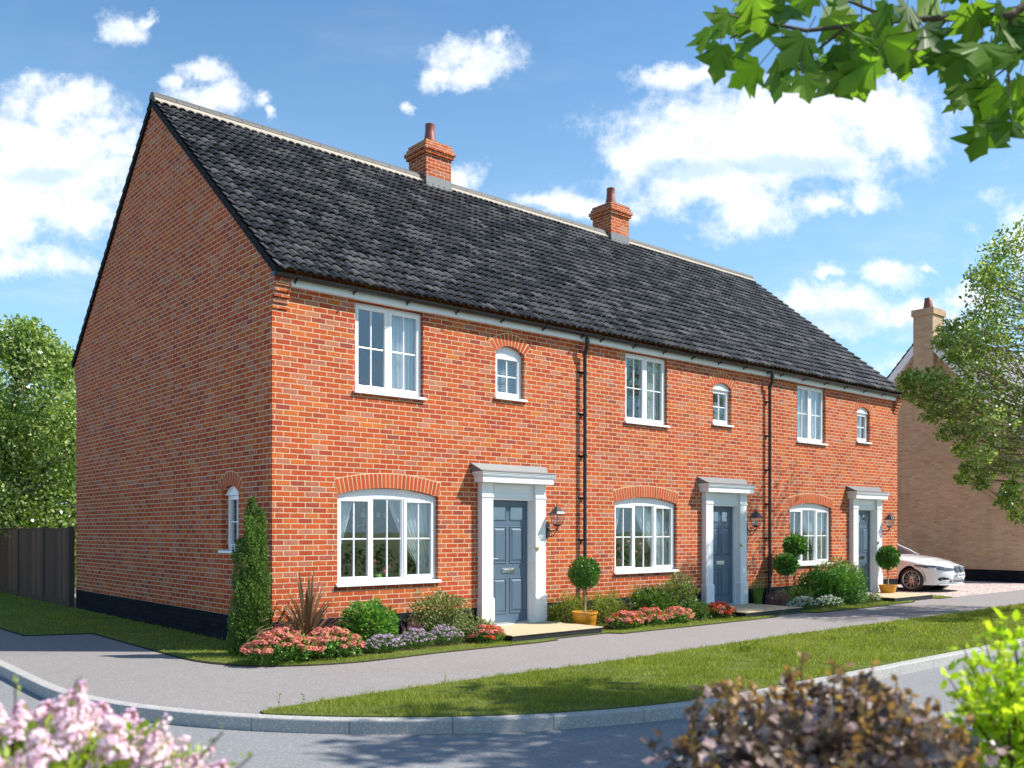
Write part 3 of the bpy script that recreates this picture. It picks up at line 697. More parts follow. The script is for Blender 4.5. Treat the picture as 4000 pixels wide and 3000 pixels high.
st = t.noise(t.comb(t.m('MULTIPLY', x, 2.6), t.m('MULTIPLY', y, 1.3), t.m('MULTIPLY', z, 1.3)), 1.3, 4, 0.7)      # black algae patches
c = t.mix(t.m('MULTIPLY', t.smooth(st, 0.50, 0.57), 0.90), c, (0.010, 0.009, 0.009))
n2 = t.noise(pos, 30, 4, 0.7); f = t.m('ADD', 0.7, t.m('MULTIPLY', n2, 0.6)); c = t.mix(1.0, c, t.comb(f, f, f), 'MULTIPLY')
t.l.new(c, b.inputs['Base Color']); b.inputs['Roughness'].default_value = 0.5; b.inputs['Specular IOR Level'].default_value = 0.35
M['tile'] = ti
M['ridge'] = pmat('grey_ridge_tile', (0.10, 0.092, 0.086), 0.6, 0.4, var=0.2, vscale=5)
M['verge'] = pmat('black_verge_tile', (0.012, 0.011, 0.011), 0.8, 0.2, bump=0.006, bscale=20)

HL = ['red brick end house nearest the camera, with the tall gable wall and one side window',
      'middle red brick house between the two black downpipes, its door partly in tree shade',
      'far red brick end house beside the white car and gravel drive']


def house(i):
    x0, x1, o = HB[i], HB[i + 1], OFF[i]
    H = thing('terraced_house', HL[i], 'house', (x0, 0, 0), group='red brick terraced houses')
    L = lambda x: x - x0                                    # world x to local x
    PF = lambda u, d, z: (u - x0, d, z)                     # front wall
    PG = lambda u, d, z: (0 - x0 + d, u, z)                 # near gable wall
    gw = (o + 1.015, o + 2.81, 0.895, 2.195, 2.305); uw = (o + 1.31, o + 2.53, 3.725, 5.035, 5.035); sw = (o + 3.98, o + 4.615, 3.885, 4.63, 4.755)
    if i == 2: gw = (o + 1.0, o + 2.80, 0.895, 2.195, 2.305)
    dr = (o + 3.832, o + 4.774, 0.0, 2.215, 2.215)
    # ---- brick walls
    mb = MB(); wall_sheet(mb, x0, x1, Z_PL, 5.36, [gw, (uw[0], uw[1], uw[2], 5.04, 5.04), sw, dr], PF)
    if i == 0:
        gb = (1.08, 1.665, 1.375, 2.225, 2.345)
        wall_sheet(mb, 0, 2 * RY, Z_PL, 5.10, [gb], PG, depth=0.13)
        mb.poly([PG(0, 0, 5.10), PG(2 * RY, 0, 5.10), PG(2 * RY, 0, roof_z(2 * RY) - .03), PG(RY, 0, RZ - .06), PG(0, 0, roof_z(0) - .03)])
    if i == 2:
        PE = lambda u, d, z: (17.69 - x0 - d, u, z)
        mb.poly([PE(0, 0, Z_PL), PE(2 * RY, 0, Z_PL), PE(2 * RY, 0, roof_z(2 * RY) - .03), PE(RY, 0, RZ - .06), PE(0, 0, roof_z(0) - .03)][::-1])
    mb.build('wall', M['brick'], H)
    MB().poly([(0, 2 * RY, Z_PL), (L(x1), 2 * RY, Z_PL), (L(x1), 2 * RY, 5.36), (0, 2 * RY, 5.36)]).build('rear_wall', M['brick'], H)
    # ---- corbelled kneelers at the two ends
    if i in (0, 2):
        kn = MB(); xa, xb = (0.0, 0.222) if i == 0 else (17.69 - .222, 17.69)
        sgn = -1 if i == 0 else 1
        for (za, zb, pr) in ((4.725, 4.795, .022), (4.80, 4.87, .045), (4.875, 4.945, .075), (4.95, 5.02, .10), (5.025, 5.095, .125), (5.10, 5.17, .135)):
            kn.box(L(xa) - (0.004 if i == 0 else 0), L(xb) + (.004 if i == 2 else 0), -pr, -.001, za, zb)
        kn.build('corbel', M['brick'], H)
        kn = MB()
        for (za, zb, pr) in ((4.725, 4.80, .022), (4.80, 4.875, .045), (4.875, 4.95, .075), (4.95, 5.025, .10), (5.025, 5.10, .125), (5.10, 5.24, .135)):
            kn.box(L(xa) - (0.004 if i == 0 else 0), L(xb) + (.004 if i == 2 else 0), 2 * RY + .001, 2 * RY + pr, za, zb)
        kn.build('corbel', M['brick'], H)
    # ---- black plinth
    mb = MB()
    mb.box(L(x0) - (0.004 if i == 0 else 0), L(dr[0]), -.004, .12, -.05, Z_PL); mb.box(L(dr[1]), L(x1) + (.004 if i == 2 else 0), -.004, .12, -.05, Z_PL)
    if i == 0: mb.box(-.004, .10, .121, 2 * RY + .004, -.05, Z_PL)
    if i == 2: mb.box(L(17.69) - .10, L(17.69) + .004, .121, 2 * RY + .004, -.05, Z_PL)
    mb.build('plinth', M['plinth'], H)
    # ---- arches
    for (q_, P_, n_, h_) in [(gw, PF, 26, .215), (sw, PF, 11, .20)] + ([(gb, PG, 10, .20)] if i == 0 else []):
        vb, vm_ = MB(), MB(); arch_header(vb, vm_, q_[0], q_[1], q_[3], q_[4], P_, n_, hgt=h_)
        a_ = vb.build('brick_arch', M['voussoir'], H); vm_.build('arch_mortar', M['mortar'], a_)
    # ---- windows
    window(H, PF, *gw, 3, fixed_mid=True)
    window(H, PF, *uw, 2)
    window(H, PF, *sw, 1, lid=i > 0, rec=0.08)
    if i == 0: window(H, PG, *gb, 1, lid=True, rec=0.10)
    # ---- roof
    mb = MB(); tx0 = -0.035 if i == 0 else L(x0); tx1 = L(17.69) + .035 if i == 2 else L(x1)
    xa = -0.035 if i == 0 else x0; xb = 17.725 if i == 2 else x1
    tile_roof(mb, xa, xb, 1); tile_roof(mb, xa, xb, -1, smp=4)
    mb.v = [(v[0] - x0, v[1], v[2]) for v in mb.v]
    roof = mb.build('roof', M['tile'], H, smooth=False)
    # undercloak / verge tiles
    if i in (0, 2):
        vg = MB(); xg = (-.045, .06) if i == 0 else (L(17.69) - .06, L(17.69) + .045)
        Ls = math.hypot(RY + .2, RZ - 5.215); nc = 26; cs, sn = (RY + .2) / Ls, (RZ - 5.215) / Ls
        for sd in (1, -1):
            for c_ in range(nc):
                s0, s1 = c_ * .24 - .012, min((c_ + 1) * .24, Ls) + .0
                q = []
                for xx in xg:
                    for (s_, n_) in ((s0, -.075), (s1, -.085), (s1, .006), (s0, .030)):
                        yy = -.2 + s_ * cs - n_ * sn; zz = 5.215 + s_ * sn + n_ * cs
                        q.append((xx, yy if sd > 0 else 2 * RY - yy, zz))
                vg.hexa(q)
        vg.build('verge_tile', M['verge'], roof)
    rd = MB(); xr = xa; n_t = int(round((xb - xa) / 0.41)); wd = (xb - xa) / n_t
    for q in range(n_t):
        u0, u1 = xa + q * wd - x0, xa + (q + 1) * wd - x0; seg = 8
        for (ua, ub, rr) in ((u0 + .003, u1 - .002, .118),):
            ring = []
            for uu, r_ in ((ua, rr - .006), (ua + .01, rr), (ub, rr + .003), (ub, rr - .02)):
                ring.append([(uu, RY + r_ * math.cos(math.pi * j / seg) * 1.05, RZ + .02 + r_ * math.sin(math.pi * j / seg) * 1.02) for j in range(seg + 1)])
            rd.grid(ring)
            rd.poly([(ua, RY + (rr - .006) * math.cos(math.pi * j / seg) * 1.05, RZ + .02 + (rr - .006) * math.sin(math.pi * j / seg)) for j in range(seg + 1)])
    rd.build('ridge_tile', M['ridge'], roof, smooth=False)
    bd = MB(); bd.prism([(RY - .175, RZ - .155), (RY - .165, RZ - .05), (RY - .105, RZ + .035), (RY + .105, RZ + .035), (RY + .165, RZ - .05), (RY + .175, RZ - .155)], 'x', tx0 + .02, tx1 - .02)
    bd.build('ridge_mortar', M['bedding'], roof)
    # ---- fascia, gutter, downpipe
    fx0 = .222 if i == 0 else L(x0); fx1 = L(17.69) - .222 if i == 2 else L(x1)
    fb = MB(); fb.box(fx0, fx1, -.090, -.066, 5.045, 5.20); fb.box(fx0, fx1, -.064, -.001, 5.045, 5.055)
    fb.build('fascia', M['white'], H, bevel=.002)
    gx0 = -.055 if i == 0 else L(x0); gx1 = L(17.69) + .06 if i == 2 else L(x1)
    g = MB(); cy, cz, R1, R2 = -.150, 5.178, .056, .050
    prof = [(cy + R1 * math.cos(a), cz + R1 * math.sin(a)) for a in np.linspace(math.pi, 2 * math.pi, 11)] + [(cy + R2 * math.cos(a), cz + R2 * math.sin(a)) for a in np.linspace(2 * math.pi, math.pi, 11)]
    g.prism([(y_, z_) for y_, z_ in prof], 'x', gx0, gx1)
    if i == 0: g.prism([(cy + R1 * math.cos(a), cz + R1 * math.sin(a)) for a in np.linspace(math.pi, 2 * math.pi, 11)], 'x', gx0 - .004, gx0)
    if i == 2: g.prism([(cy + R1 * math.cos(a), cz + R1 * math.sin(a)) for a in np.linspace(math.pi, 2 * math.pi, 11)], 'x', gx1, gx1 + .004)
    gut = g.build('gutter', M['black'], H)
    bk = None; n_b = 7
    for q in range(n_b):
        ux = gx0 + .35 + (gx1 - gx0 - .5) * q / (n_b - 1) + (0 if i else .0)
        if bk is None:
            b2 = MB(); b2.box(-.013, .013, -.205, -.092, 5.108, 5.122); b2.box(-.008, .008, -.108, -.091, 5.082, 5.107)
            prof2 = [(cy + (R1 + .004) * math.cos(a), cz + (R1 + .004) * math.sin(a)) for a in np.linspace(math.pi, 2 * math.pi, 9)] + [(cy + R1 * math.cos(a), cz + R1 * math.sin(a)) for a in np.linspace(2 * math.pi, math.pi, 9)]
            b2.prism(prof2, 'x', -.014, .014)
            bk = b2.build('gutter_bracket', M['black'], gut); br = bk
        else:
            br = bk.copy(); COL.objects.link(br); br.parent = gut
        br.location = (ux, 0, 0)
    if i < 2:
        pxs = 5.985 if i == 0 else 11.735; u = L(pxs)
        dp = MB(); dp.tube([(u, -.150, 5.13), (u, -.150, 4.98), (u, -.140, 4.93), (u, -.095, 4.84), (u, -.085, 4.79), (u, -.085, .26), (u, -.10, .20), (u, -.14, .15)], .034, 12)
        for z_ in (5.04, 4.80, 3.02, .55): dp.lathe([(.039, -.03), (.041, -.02), (.041, .02), (.039, .03)], 12, (u, -.150 if z_ > 5 else -.085, z_))
        d_ = dp.build('downpipe', M['black'], H, smooth=True)
        md = d_.modifiers.new('e', 'EDGE_SPLIT'); md.split_angle = math.radians(40)
        for z_ in (4.50, 3.75, 3.0, 2.25, 1.5, .75):
            cl = MB(); cl.box(u - .045, u + .045, -.046, -.002, z_ - .012, z_ + .012); cl.box(u - .085, u - .035, -.03, -.002, z_ - .014, z_ + .014); cl.lathe([(.038, -.012), (.038, .012)], 12, (u, -.085, z_)); cl.build('pipe_clip', M['black'], d_)
    # ---- door surround
    c0 = o + 3.60; c1 = o + 5.00
    ds = MB(); ds.box(L(c0 + .235), L(c1 - .235), -.062, .10, 2.268, 2.452)                       # frieze
    ds.box(L(c0 + .235), L(c1 - .235), -.062, .10, 2.176, 2.215); ds.box(L(c0 + .232), L(c1 - .232), -.082, .02, 2.216, 2.236); ds.box(L(c0 + .232), L(c1 - .232), -.073, .02, 2.2365, 2.268)
    ds.box(L(c0 + .30), L(c1 - .30), -.070, -.0625, 2.295, 2.303); ds.box(L(c0 + .30), L(c1 - .30), -.070, -.0625, 2.425, 2.433)
    ds.box(L(c0 + .29), L(c0 + .30), -.070, -.0625, 2.295, 2.433); ds.box(L(c1 - .30), L(c1 - .29), -.070, -.0625, 2.295, 2.433)
    for (ja, jb) in ((c0 + .234, c0 + .262), (c1 - .262, c1 - .234)): ds.box(L(ja), L(jb), -.003, .10, .1005, 2.175)   # door lining
    ds.box(L(c0 + .234), L(c1 - .234), -.139, .10, .055, .100)                                     # threshold slab
    surround = ds.build('door_surround', M['white'], H, bevel=.003)
    for (pa, pb) in ((c0, c0 + .232), (c1 - .232, c1)):
        pl = MB(); a0, a1 = L(pa), L(pb)
        pl.box(a0, a1, -.12, -.001, .5, 2.449); pl.box(a0 - .016, a1 + .016, -.140, -.0012, .085, .552)
        pl.hexa([(a0 - .016, -.14, .552), (a1 + .016, -.14, .552), (a1 + .016, -.0014, .552), (a0 - .016, -.0014, .552), (a0 - .001, -.121, .578), (a1 + .001, -.121, .578), (a1 + .001, -.0014, .578), (a0 - .001, -.0014, .578)])
        pl.box(a0 - .012, a1 + .012, -.133, -.0016, 2.212, 2.226); pl.box(a0 - .008, a1 + .008, -.128, -.0018, 2.2265, 2.240); pl.box(a0 - .012, a1 + .012, -.132, -.002, 2.2405, 2.248)
        p_ = pl.build('pilaster', M['white'], surround, bevel=.004)
    cn = MB()
    for (za, zb, d, e_) in ((2.450, 2.532, .238, .078), (2.5325, 2.548, .244, .084), (2.5485, 2.556, .250, .090), (2.5565, 2.574, .258, .098), (2.5745, 2.590, .267, .106), (2.5905, 2.600, .272, .111), (2.6005, 2.622, .278, .116)):
        cn.box(L(c0) - e_, L(c1) + e_, -d, -.002, za, zb)
    cn.build('cornice', M['white'], surround, bevel=.003)
    ld = MB(); xa_, xb_ = L(c0) - .155, L(c1) + .150
    ld.prism([(-.003, 2.630), (-.285, 2.618), (-.287, 2.626), (-.05, 2.665), (-.008, 2.765), (-.003, 2.765)], 'x', xa_ + .035, xb_ - .035)
    ld.hexa([(xa_ + .035, -.287, 2.618), (xa_ + .0352, -.287, 2.618), (xa_ + .0352, -.003, 2.632), (xa_ + .035, -.003, 2.632), (xa_ + .03, -.286, 2.627), (xa_ + .0352, -.286, 2.627), (xa_ + .0352, -.003, 2.764), (xa_, -.003, 2.764)])
    ld.build('lead_flashing', M['lead'], surround)
    # ---- door
    y0 = .06; a0, a1 = L(c0) + .264, L(c1) - .264; w = a1 - a0
    dm = MB(); dm.box(a0, a1, y0, y0 + .045, .140, 2.172)
    cols = [(a0 + .115, a0 + w / 2 - .055), (a0 + w / 2 + .055, a1 - .115)]; rows_ = [(.30, .86, 0), (1.14, 1.72, 0), (1.86, 2.06, 1)]
    gl = MB()
    for (u0, u1) in cols:
        for (z0_, z1_, g_) in rows_:
            r = .020
            dm.box(u0 - r, u0, y0 - .011, y0 + .002, z0_ - r, z1_ + r); dm.box(u1, u1 + r, y0 - .011, y0 + .002, z0_ - r, z1_ + r)
            dm.box(u0, u1, y0 - .011, y0 + .002, z0_ - r, z0_); dm.box(u0, u1, y0 - .011, y0 + .002, z1_, z1_ + r)
            if not g_:
                q = .045
                dm.hexa([(u0 + .012, y0 - .0005, z0_ + .012), (u1 - .012, y0 - .0005, z0_ + .012), (u1 - .012, y0 + .003, z0_ + .012), (u0 + .012, y0 + .003, z0_ + .012),
                         (u0 + .012, y0 - .0005, z1_ - .012), (u1 - .012, y0 - .0005, z1_ - .012), (u1 - .012, y0 + .003, z1_ - .012), (u0 + .012, y0 + .003, z1_ - .012)])
                b3 = len(dm.v)
                dm.v += [(u0 + .014, y0 - .001, z0_ + .014), (u1 - .014, y0 - .001, z0_ + .014), (u1 - .014, y0 - .001, z1_ - .014), (u0 + .014, y0 - .001, z1_ - .014),
                         (u0 + q, y0 - .013, z0_ + q), (u1 - q, y0 - .013, z0_ + q), (u1 - q, y0 - .013, z1_ - q), (u0 + q, y0 - .013, z1_ - q)]
                dm.f += [[b3 + j for j in f_] for f_ in ((4, 5, 6, 7), (0, 1, 5, 4), (1, 2, 6, 5), (2, 3, 7, 6), (3, 0, 4, 7))]
            else: gl.box(u0 + .004, u1 - .004, y0 - .004, y0 - .001, z0_ + .004, z1_ - .004)
    door = dm.build('door', M['door'], H, bevel=.002)
    gl.build('pane', M['doorglass'], door)
    lb = MB(); m_ = (a0 + a1) / 2; lb.box(m_ - .135, m_ + .135, y0 - .012, y0 + .001, .955, 1.035); lb.box(m_ - .115, m_ + .115, y0 - .018, y0 - .0125, .968, 1.018); lb.build('letterbox', M['chrome'], door, bevel=.003)
    hd = MB(); hx = a0 + .055; hd.box(hx - .018, hx + .018, y0 - .010, y0 + .001, 1.10, 1.30); hd.tube([(hx, y0 - .005, 1.20), (hx, y0 - .05, 1.20), (hx + .03, y0 - .055, 1.20), (hx + .12, y0 - .052, 1.198)], [.010, .010, .010, .008], 8); hd.build('handle', M['chrome'], door, bevel=.002)
    ts = MB(); ts.box(a0 + .001, a1 - .001, y0 - .03, y0 + .045, .1005, .137); ts.build('threshold', M['chrome'], door, bevel=.003)
    # doorbell on the right pilaster
    dbx = L(c1) - .205; db = MB(); db.lathe([(.0, -.151), (.012, -.150), (.013, -.142), (.032, -.140), (.036, -.132), (.036, -.1202)], 16, (dbx, 0, 1.36), axis='y'); db.build('doorbell', M['brass'], surround)
    # ---- chimney
    if i < 2:
        cx0, cx1 = (5.68, 6.34) if i == 0 else (11.42, 12.08); cy0, cy1 = 4.36, 5.02
        ch = MB(); ch.box(L(cx0), L(cx1), cy0, cy1, 8.55, 9.735)
        for (za, zb, p_) in ((9.735, 9.812, .045), (9.812, 9.885, .075), (9.885, 9.958, .040), (9.958, 10.032, .010)): ch.box(L(cx0) - p_, L(cx1) + p_, cy0 - p_, cy1 + p_, za, zb)
        chm = ch.build('chimney', M['brick'], H)
        pt_ = MB(); pt_.lathe([(.150, 10.0), (.150, 10.06), (.128, 10.20), (.108, 10.34), (.104, 10.36), (.104, 10.50), (.108, 10.51), (.108, 10.525), (.085, 10.525), (.085, 10.40)], 24, ((L(cx0) + L(cx1)) / 2, (cy0 + cy1) / 2, 0)); pp = pt_.build('chimney_pot', M['terracotta'], chm, smooth=True)
        pp.modifiers.new('e', 'EDGE_SPLIT').split_angle = math.radians(35)
        fl = MB(); fl.box(L(cx0) - .008, L(cx1) + .008, cy0 - .008, cy0 - .001, 8.85, 9.27)
        fl.hexa([(L(cx0) - .03, cy0 - .155, roof_z(cy0 - .155) + .045), (L(cx1) + .03, cy0 - .155, roof_z(cy0 - .155) + .045), (L(cx1) + .03, cy0 - .003, roof_z(cy0) + .03), (L(cx0) - .03, cy0 - .003, roof_z(cy0) + .03),
                 (L(cx0) - .03, cy0 - .155, roof_z(cy0 - .155) + .050), (L(cx1) + .03, cy0 - .155, roof_z(cy0 - .155) + .050), (L(cx1) + .03, cy0 - .003, roof_z(cy0) + .045), (L(cx0) - .03, cy0 - .003, roof_z(cy0) + .045)])
        for q in range(3):
            fl.box(L(cx0) - .009, L(cx0) - .001, cy0 + .11 * q, cy0 + .11 * (q + 1), 8.9, 9.20 + .09 * q)
        fl.build('lead_flashing', M['lead'], chm)
    # ---- rooms behind the glass
    rm = MB(); a0, a1 = .35, L(x1) - .35
    for (f0, f1) in ((.15, 2.55), (2.75, 5.05)):
        for (y0_, y1_) in ((.30, 3.6),):
            rm.poly([(a0, y1_, f0), (a1, y1_, f0), (a1, y1_, f1), (a0, y1_, f1)]); rm.poly([(a0, y0_, f0), (a0, y1_, f0), (a0, y1_, f1), (a0, y0_, f1)]); rm.poly([(a1, y0_, f0), (a1, y1_, f0), (a1, y1_, f1), (a1, y0_, f1)])
            rm.poly([(a0, .12, f1), (a1, .12, f1), (a1, y1_, f1), (a0, y1_, f1)])
        rm.poly([(a0, .12, f0), (a1, .12, f0), (a1, 3.6, f0), (a0, 3.6, f0)])
    rm.build('interior', M['interior'], H)
    return H


M['doorglass'] = glass_mat('door_glass', (0.5, 0.55, 0.6), 0.25, 1.5)
HOUSES = [house(i) for i in range(3)]

# ================================================================== buff brick house across the drive
BX = 25.47; BYR, BZR, BW = 2.87, 8.42, 3.35; BT = 1.13
Hb = thing('detached_house', 'buff brick house with white bargeboards and a tall chimney behind the white car', 'house', (BX, BYR, 0))
mb = MB(); ze = BZR - BW * BT
mb.poly([(0, -BW, .40), (0, -BW, ze), (0, 0, BZR - .10), (0, BW, ze), (0, BW, .40)]); mb.poly([(0, -BW, .4), (9, -BW, .4), (9, -BW, ze), (0, -BW, ze)]); mb.poly([(0, BW, .4), (0, BW, ze), (9, BW, ze), (9, BW, .4)]); mb.poly([(9, -BW, .40), (9, BW, .40), (9, BW, ze), (9, 0, BZR - .1), (9, -BW, ze)])
mb.build('wall', M['cream'], Hb)
mb = MB(); mb.box(-.005, 9.005, -BW - .005, BW + .005, -.05, .398); mb.build('plinth', M['plinth'], Hb)
mb = MB(); cl_ = math.hypot(1, BT)
for sd in (-1, 1):
    n_c = 20; Ls = BW * cl_ + .35
    for c_ in range(n_c):
        s0, s1 = Ls * c_ / n_c, Ls * (c_ + 1) / n_c
        rows_ = []
        for (s_, nn) in ((s1 + .01, .02), (s1 + .01, .055), (s0, .03)):
            row = []
            for q in range(120):
                xx = -.22 + 9.4 * q / 119; p_ = .03 * (0.5 + .5 * math.cos(q * math.pi / 1.0)) if False else .02 * (q % 2)
                row.append((xx, sd * (s_ / cl_ + (nn + p_) * BT / cl_), BZR - s_ * BT / cl_ + (nn + p_) / cl_))
            rows_.append(row)
        mb.grid(rows_)
rf = mb.build('roof', M['tile'], Hb)
rd = MB(); rd.tube([(-.22, 0, BZR + .05), (9.2, 0, BZR + .05)], .11, 10); rd.build('ridge_tile', M['ridge'], rf)
for sd in (-1, 1):
    bb = MB(); s_ = BW * 1.09
    bb.hexa([(-.20, 0, BZR - .33), (-.165, 0, BZR - .33), (-.165, sd * s_, BZR - .33 - s_ * BT), (-.20, sd * s_, BZR - .33 - s_ * BT), (-.20, 0, BZR), (-.165, 0, BZR), (-.165, sd * s_, BZR - s_ * BT), (-.20, sd * s_, BZR - s_ * BT)])
    bb.hexa([(-.164, 0, BZR - .33), (.0, 0, BZR - .33), (.0, sd * s_, BZR - .33 - s_ * BT), (-.164, sd * s_, BZR - .33 - s_ * BT), (-.164, 0, BZR - .31), (.0, 0, BZR - .31), (.0, sd * s_, BZR - .31 - s_ * BT), (-.164, sd * s_, BZR - .31 - s_ * BT)])
    bb.build('bargeboard', M['white'], Hb)
mb = MB(); mb.box(-.24, .62, -.335, .335, 7.0, 9.0); mb.box(-.29, .67, -.385, .385, 8.985, 9.20); mb.hexa([(-.005, -.30, 6.9), (.5, -.30, 6.9), (.5, .30, 6.9), (-.005, .30, 6.9), (-.239, -.334, 7.15), (.5, -.334, 7.15), (.5, .334, 7.15), (-.239, .334, 7.15)])
chb = mb.build('chimney', M['cream'], Hb)
mb = MB(); mb.lathe([(.17, 9.2), (.165, 9.25), (.13, 9.5), (.12, 9.52), (.12, 9.62), (.09, 9.62), (.09, 9.5)], 20, (.15, 0, 0)); mb.build('chimney_pot', M['terracotta'], chb, smooth=True)

# ================================================================== timber fence beside the gable
wd_m = bpy.data.materials.new('dark_fence_boards'); wd_m.use_nodes = True; t = NT(wd_m.node_tree); b = t.n['Principled BSDF']
pos = t.new('ShaderNodeNewGeometry').outputs['Position']; x, y, z = t.sep(pos)
g1 = t.noise(t.comb(t.m('MULTIPLY', x, 30), t.m('MULTIPLY', y, 30), t.m('MULTIPLY', z, 1.2)), 1.0, 5, 0.6)
rnd = t.new('ShaderNodeNewGeometry').outputs['Random Per Island']
c = t.ramp(t.m('ADD', t.m('MULTIPLY', g1, .6), t.m('MULTIPLY', rnd, .4)), [(0.2, (0.055, 0.026, 0.015)), (0.6, (0.125, 0.062, 0.036)), (0.9, (0.20, 0.11, 0.068))])
t.l.new(c, b.inputs['Base Color']); b.inputs['Roughness'].default_value = 0.9
M['fence'] = wd_m
Fn = thing('fence', 'dark close boarded timber fence running back from the gable end of the terrace', 'fence', (-0.03, 9.37, 0))
M['fencepost'] = pmat('fence_post_wood', (0.10, 0.075, 0.055), 0.9, 0.2, var=.2, vscale=10)
posts = [0.0, 2.08, 4.46, 6.84, 9.2, 11.6]
for q, yy in enumerate(posts):
    pm = MB(); pm.box(-.06, .06, yy + .02, yy + .12, -.05, 1.76); pm.build('post', M['fencepost'], Fn, bevel=.005)
for a_, b_ in zip(posts[:-1], posts[1:]):
    pm = MB(); n_ = 17; s0, s1 = a_ + .125, b_ + .015; wdt = (s1 - s0) / n_
    for q in range(n_): u = s0 + wdt * q; pm.hexa([(-.020, u, .16), (-.008, u, .16), (-.014, u + wdt * 1.06, .16), (-.034, u + wdt * 1.06, .16), (-.020, u, 1.70), (-.008, u, 1.70), (-.014, u + wdt * 1.06, 1.70), (-.034, u + wdt * 1.06, 1.70)])
    pm.box(-.045, .01, s0, s1, 1.702, 1.725); pm.box(-.04, -.005, s0, s1, -.02, .155)
    pm.build('panel', M['fence'], Fn)
# ================================================================== front steps, lanterns, things in the windows
WH = ['nearest', 'middle', 'far']
M['bulb'] = pmat('lantern_candle_tube', (0.8, 0.8, 0.75), 0.5)
for i, o in enumerate(OFF):
    st = thing('front_step', 'pale slab doorstep with black sides below the blue door of the %s house' % WH[i], 'doorstep', (o + 4.15, -.7, 0), group='doorsteps of the terrace')
    mb = MB(); mb.box(-.985, .925, -.672, .555, -.02, .0985); mb.build('riser', M['stepside'], st, bevel=.003)
    mb = MB(); mb.box(-1.0, .94, -.69, .555, .099, .113); mb.build('slab', M['flag'], st, bevel=.003)
    # lantern on the wall
    lt = thing('wall_lantern', 'black coach lantern on a scrolled bracket right of the %s front door' % WH[i], 'wall lamp', (o + 5.15, 0, 0), group='coach lanterns')
    y_, b0 = -.245, 1.735
    wp = MB(); wp.prism([(-.028, 1.56), (0, 1.535), (.028, 1.56), (.042, 1.62), (.045, 1.70), (.035, 1.78), (.018, 1.82), (0, 1.835), (-.018, 1.82), (-.035, 1.78), (-.045, 1.70), (-.042, 1.62)], 'y', -.022, -.001); wp.lathe([(.0, -.05), (.02, -.045), (.03, -.022)], 12, (0, 0, 1.70), axis='y')
    wp.build('wall_plate', M['blackm'], lt, bevel=.004)
    ar = MB(); ar.tube([(0, -.03, 1.68), (0, -.09, 1.655), (0, -.16, 1.665), (0, y_, 1.69), (0, y_, 1.73)], .012, 8)
    sc_ = [(0, -.04 - .0, 1.64)] + [(0, -.10 - .050 * math.cos(a) * (1 - a / 12), 1.615 + .045 * math.sin(-a) * (1 - a / 12)) for a in np.linspace(math.pi * 1.0, math.pi * 3.0, 22)]
    ar.tube([(0, -.03, 1.60), (0, -.06, 1.565), (0, -.11, 1.56), (0, -.16, 1.59), (0, -.20, 1.64), (0, -.225, 1.665)], .007, 6)
    ar.tube([(0, -.085 + .026 * math.cos(a), 1.60 + .026 * math.sin(a)) for a in np.linspace(0, 5.6, 14)], .005, 6)
    ar.tube([(0, -.262 + .020 * math.cos(a), 1.645 + .020 * math.sin(a)) for a in np.linspace(1, 6.2, 12)], .004, 6)
    ar.lathe([(.0, -.03), (.012, -.02), (.008, 0), (.018, .01), (.008, .02)], 10, (0, y_, 1.69)); ar.build('bracket', M['blackm'], lt, smooth=True)
    bs = MB(); s2 = math.sqrt(.5)
    def sq(r, z): return [(r * math.cos(a), y_ + r * math.sin(a), z) for a in [math.pi / 4 + j * math.pi / 2 for j in range(4)]]
    bs.hexa(sq(.03, b0) + sq(.085, b0 + .035)); bs.hexa(sq(.088, b0 + .0352) + sq(.088, b0 + .045)); bs.build('base', M['blackm'], lt, bevel=.002)
    cg = MB(); lo, hi = sq(.082, b0 + .046), sq(.130, b0 + .205)
    for j in range(4): cg.tube([lo[j], hi[j]], .0055, 6)
    top = sq(.138, b0 + .205) + sq(.142, b0 + .216); cg.hexa(top)
    for j in range(4):
        a_, c_ = Vector(lo[j]), Vector(lo[(j + 1) % 4]); e_, f_ = Vector(hi[j]), Vector(hi[(j + 1) % 4])
        for s_ in (.36, .64):
            cg.tube([a_.lerp(c_, s_), a_.lerp(c_, .5 + (s_ - .5) * .4).lerp(e_.lerp(f_, .5 + (s_ - .5) * .4), .3), a_.lerp(c_, .5 - (s_ - .5) * 1.6).lerp(e_.lerp(f_, .5 - (s_ - .5) * 1.6), .6), e_.lerp(f_, .5).lerp(a_.lerp(c_, .5), .08)], .0022, 4)
    cg.build('cage', M['blackm'], lt)
    gl = MB(); gl.hexa(sq(.078, b0 + .047) + sq(.126, b0 + .204)); gl.build('glass', M['lampglass'], lt)
    cn = MB(); cn.lathe([(.012, b0 + .046), (.012, b0 + .13), (.006, b0 + .16)], 8, (0, y_, 0)); cn.build('candle_tube', M['bulb'], lt)
    rf_ = MB(); rf_.hexa(sq(.146, b0 + .2165) + sq(.105, b0 + .262)); rf_.hexa(sq(.097, b0 + .2625) + sq(.090, b0 + .280)); rf_.hexa(sq(.084, b0 + .2805) + sq(.070, b0 + .315)); rf_.hexa(sq(.062, b0 + .3155) + sq(.022, b0 + .345))
    rf_.lathe([(.012, b0 + .345), (.006, b0 + .355), (.011, b0 + .365), (.005, b0 + .375), (.009, b0 + .385), (.003, b0 + .415), (0, b0 + .42)], 8, (0, y_, 0)); rf_.build('hood', M['blackm'], lt, bevel=.002)


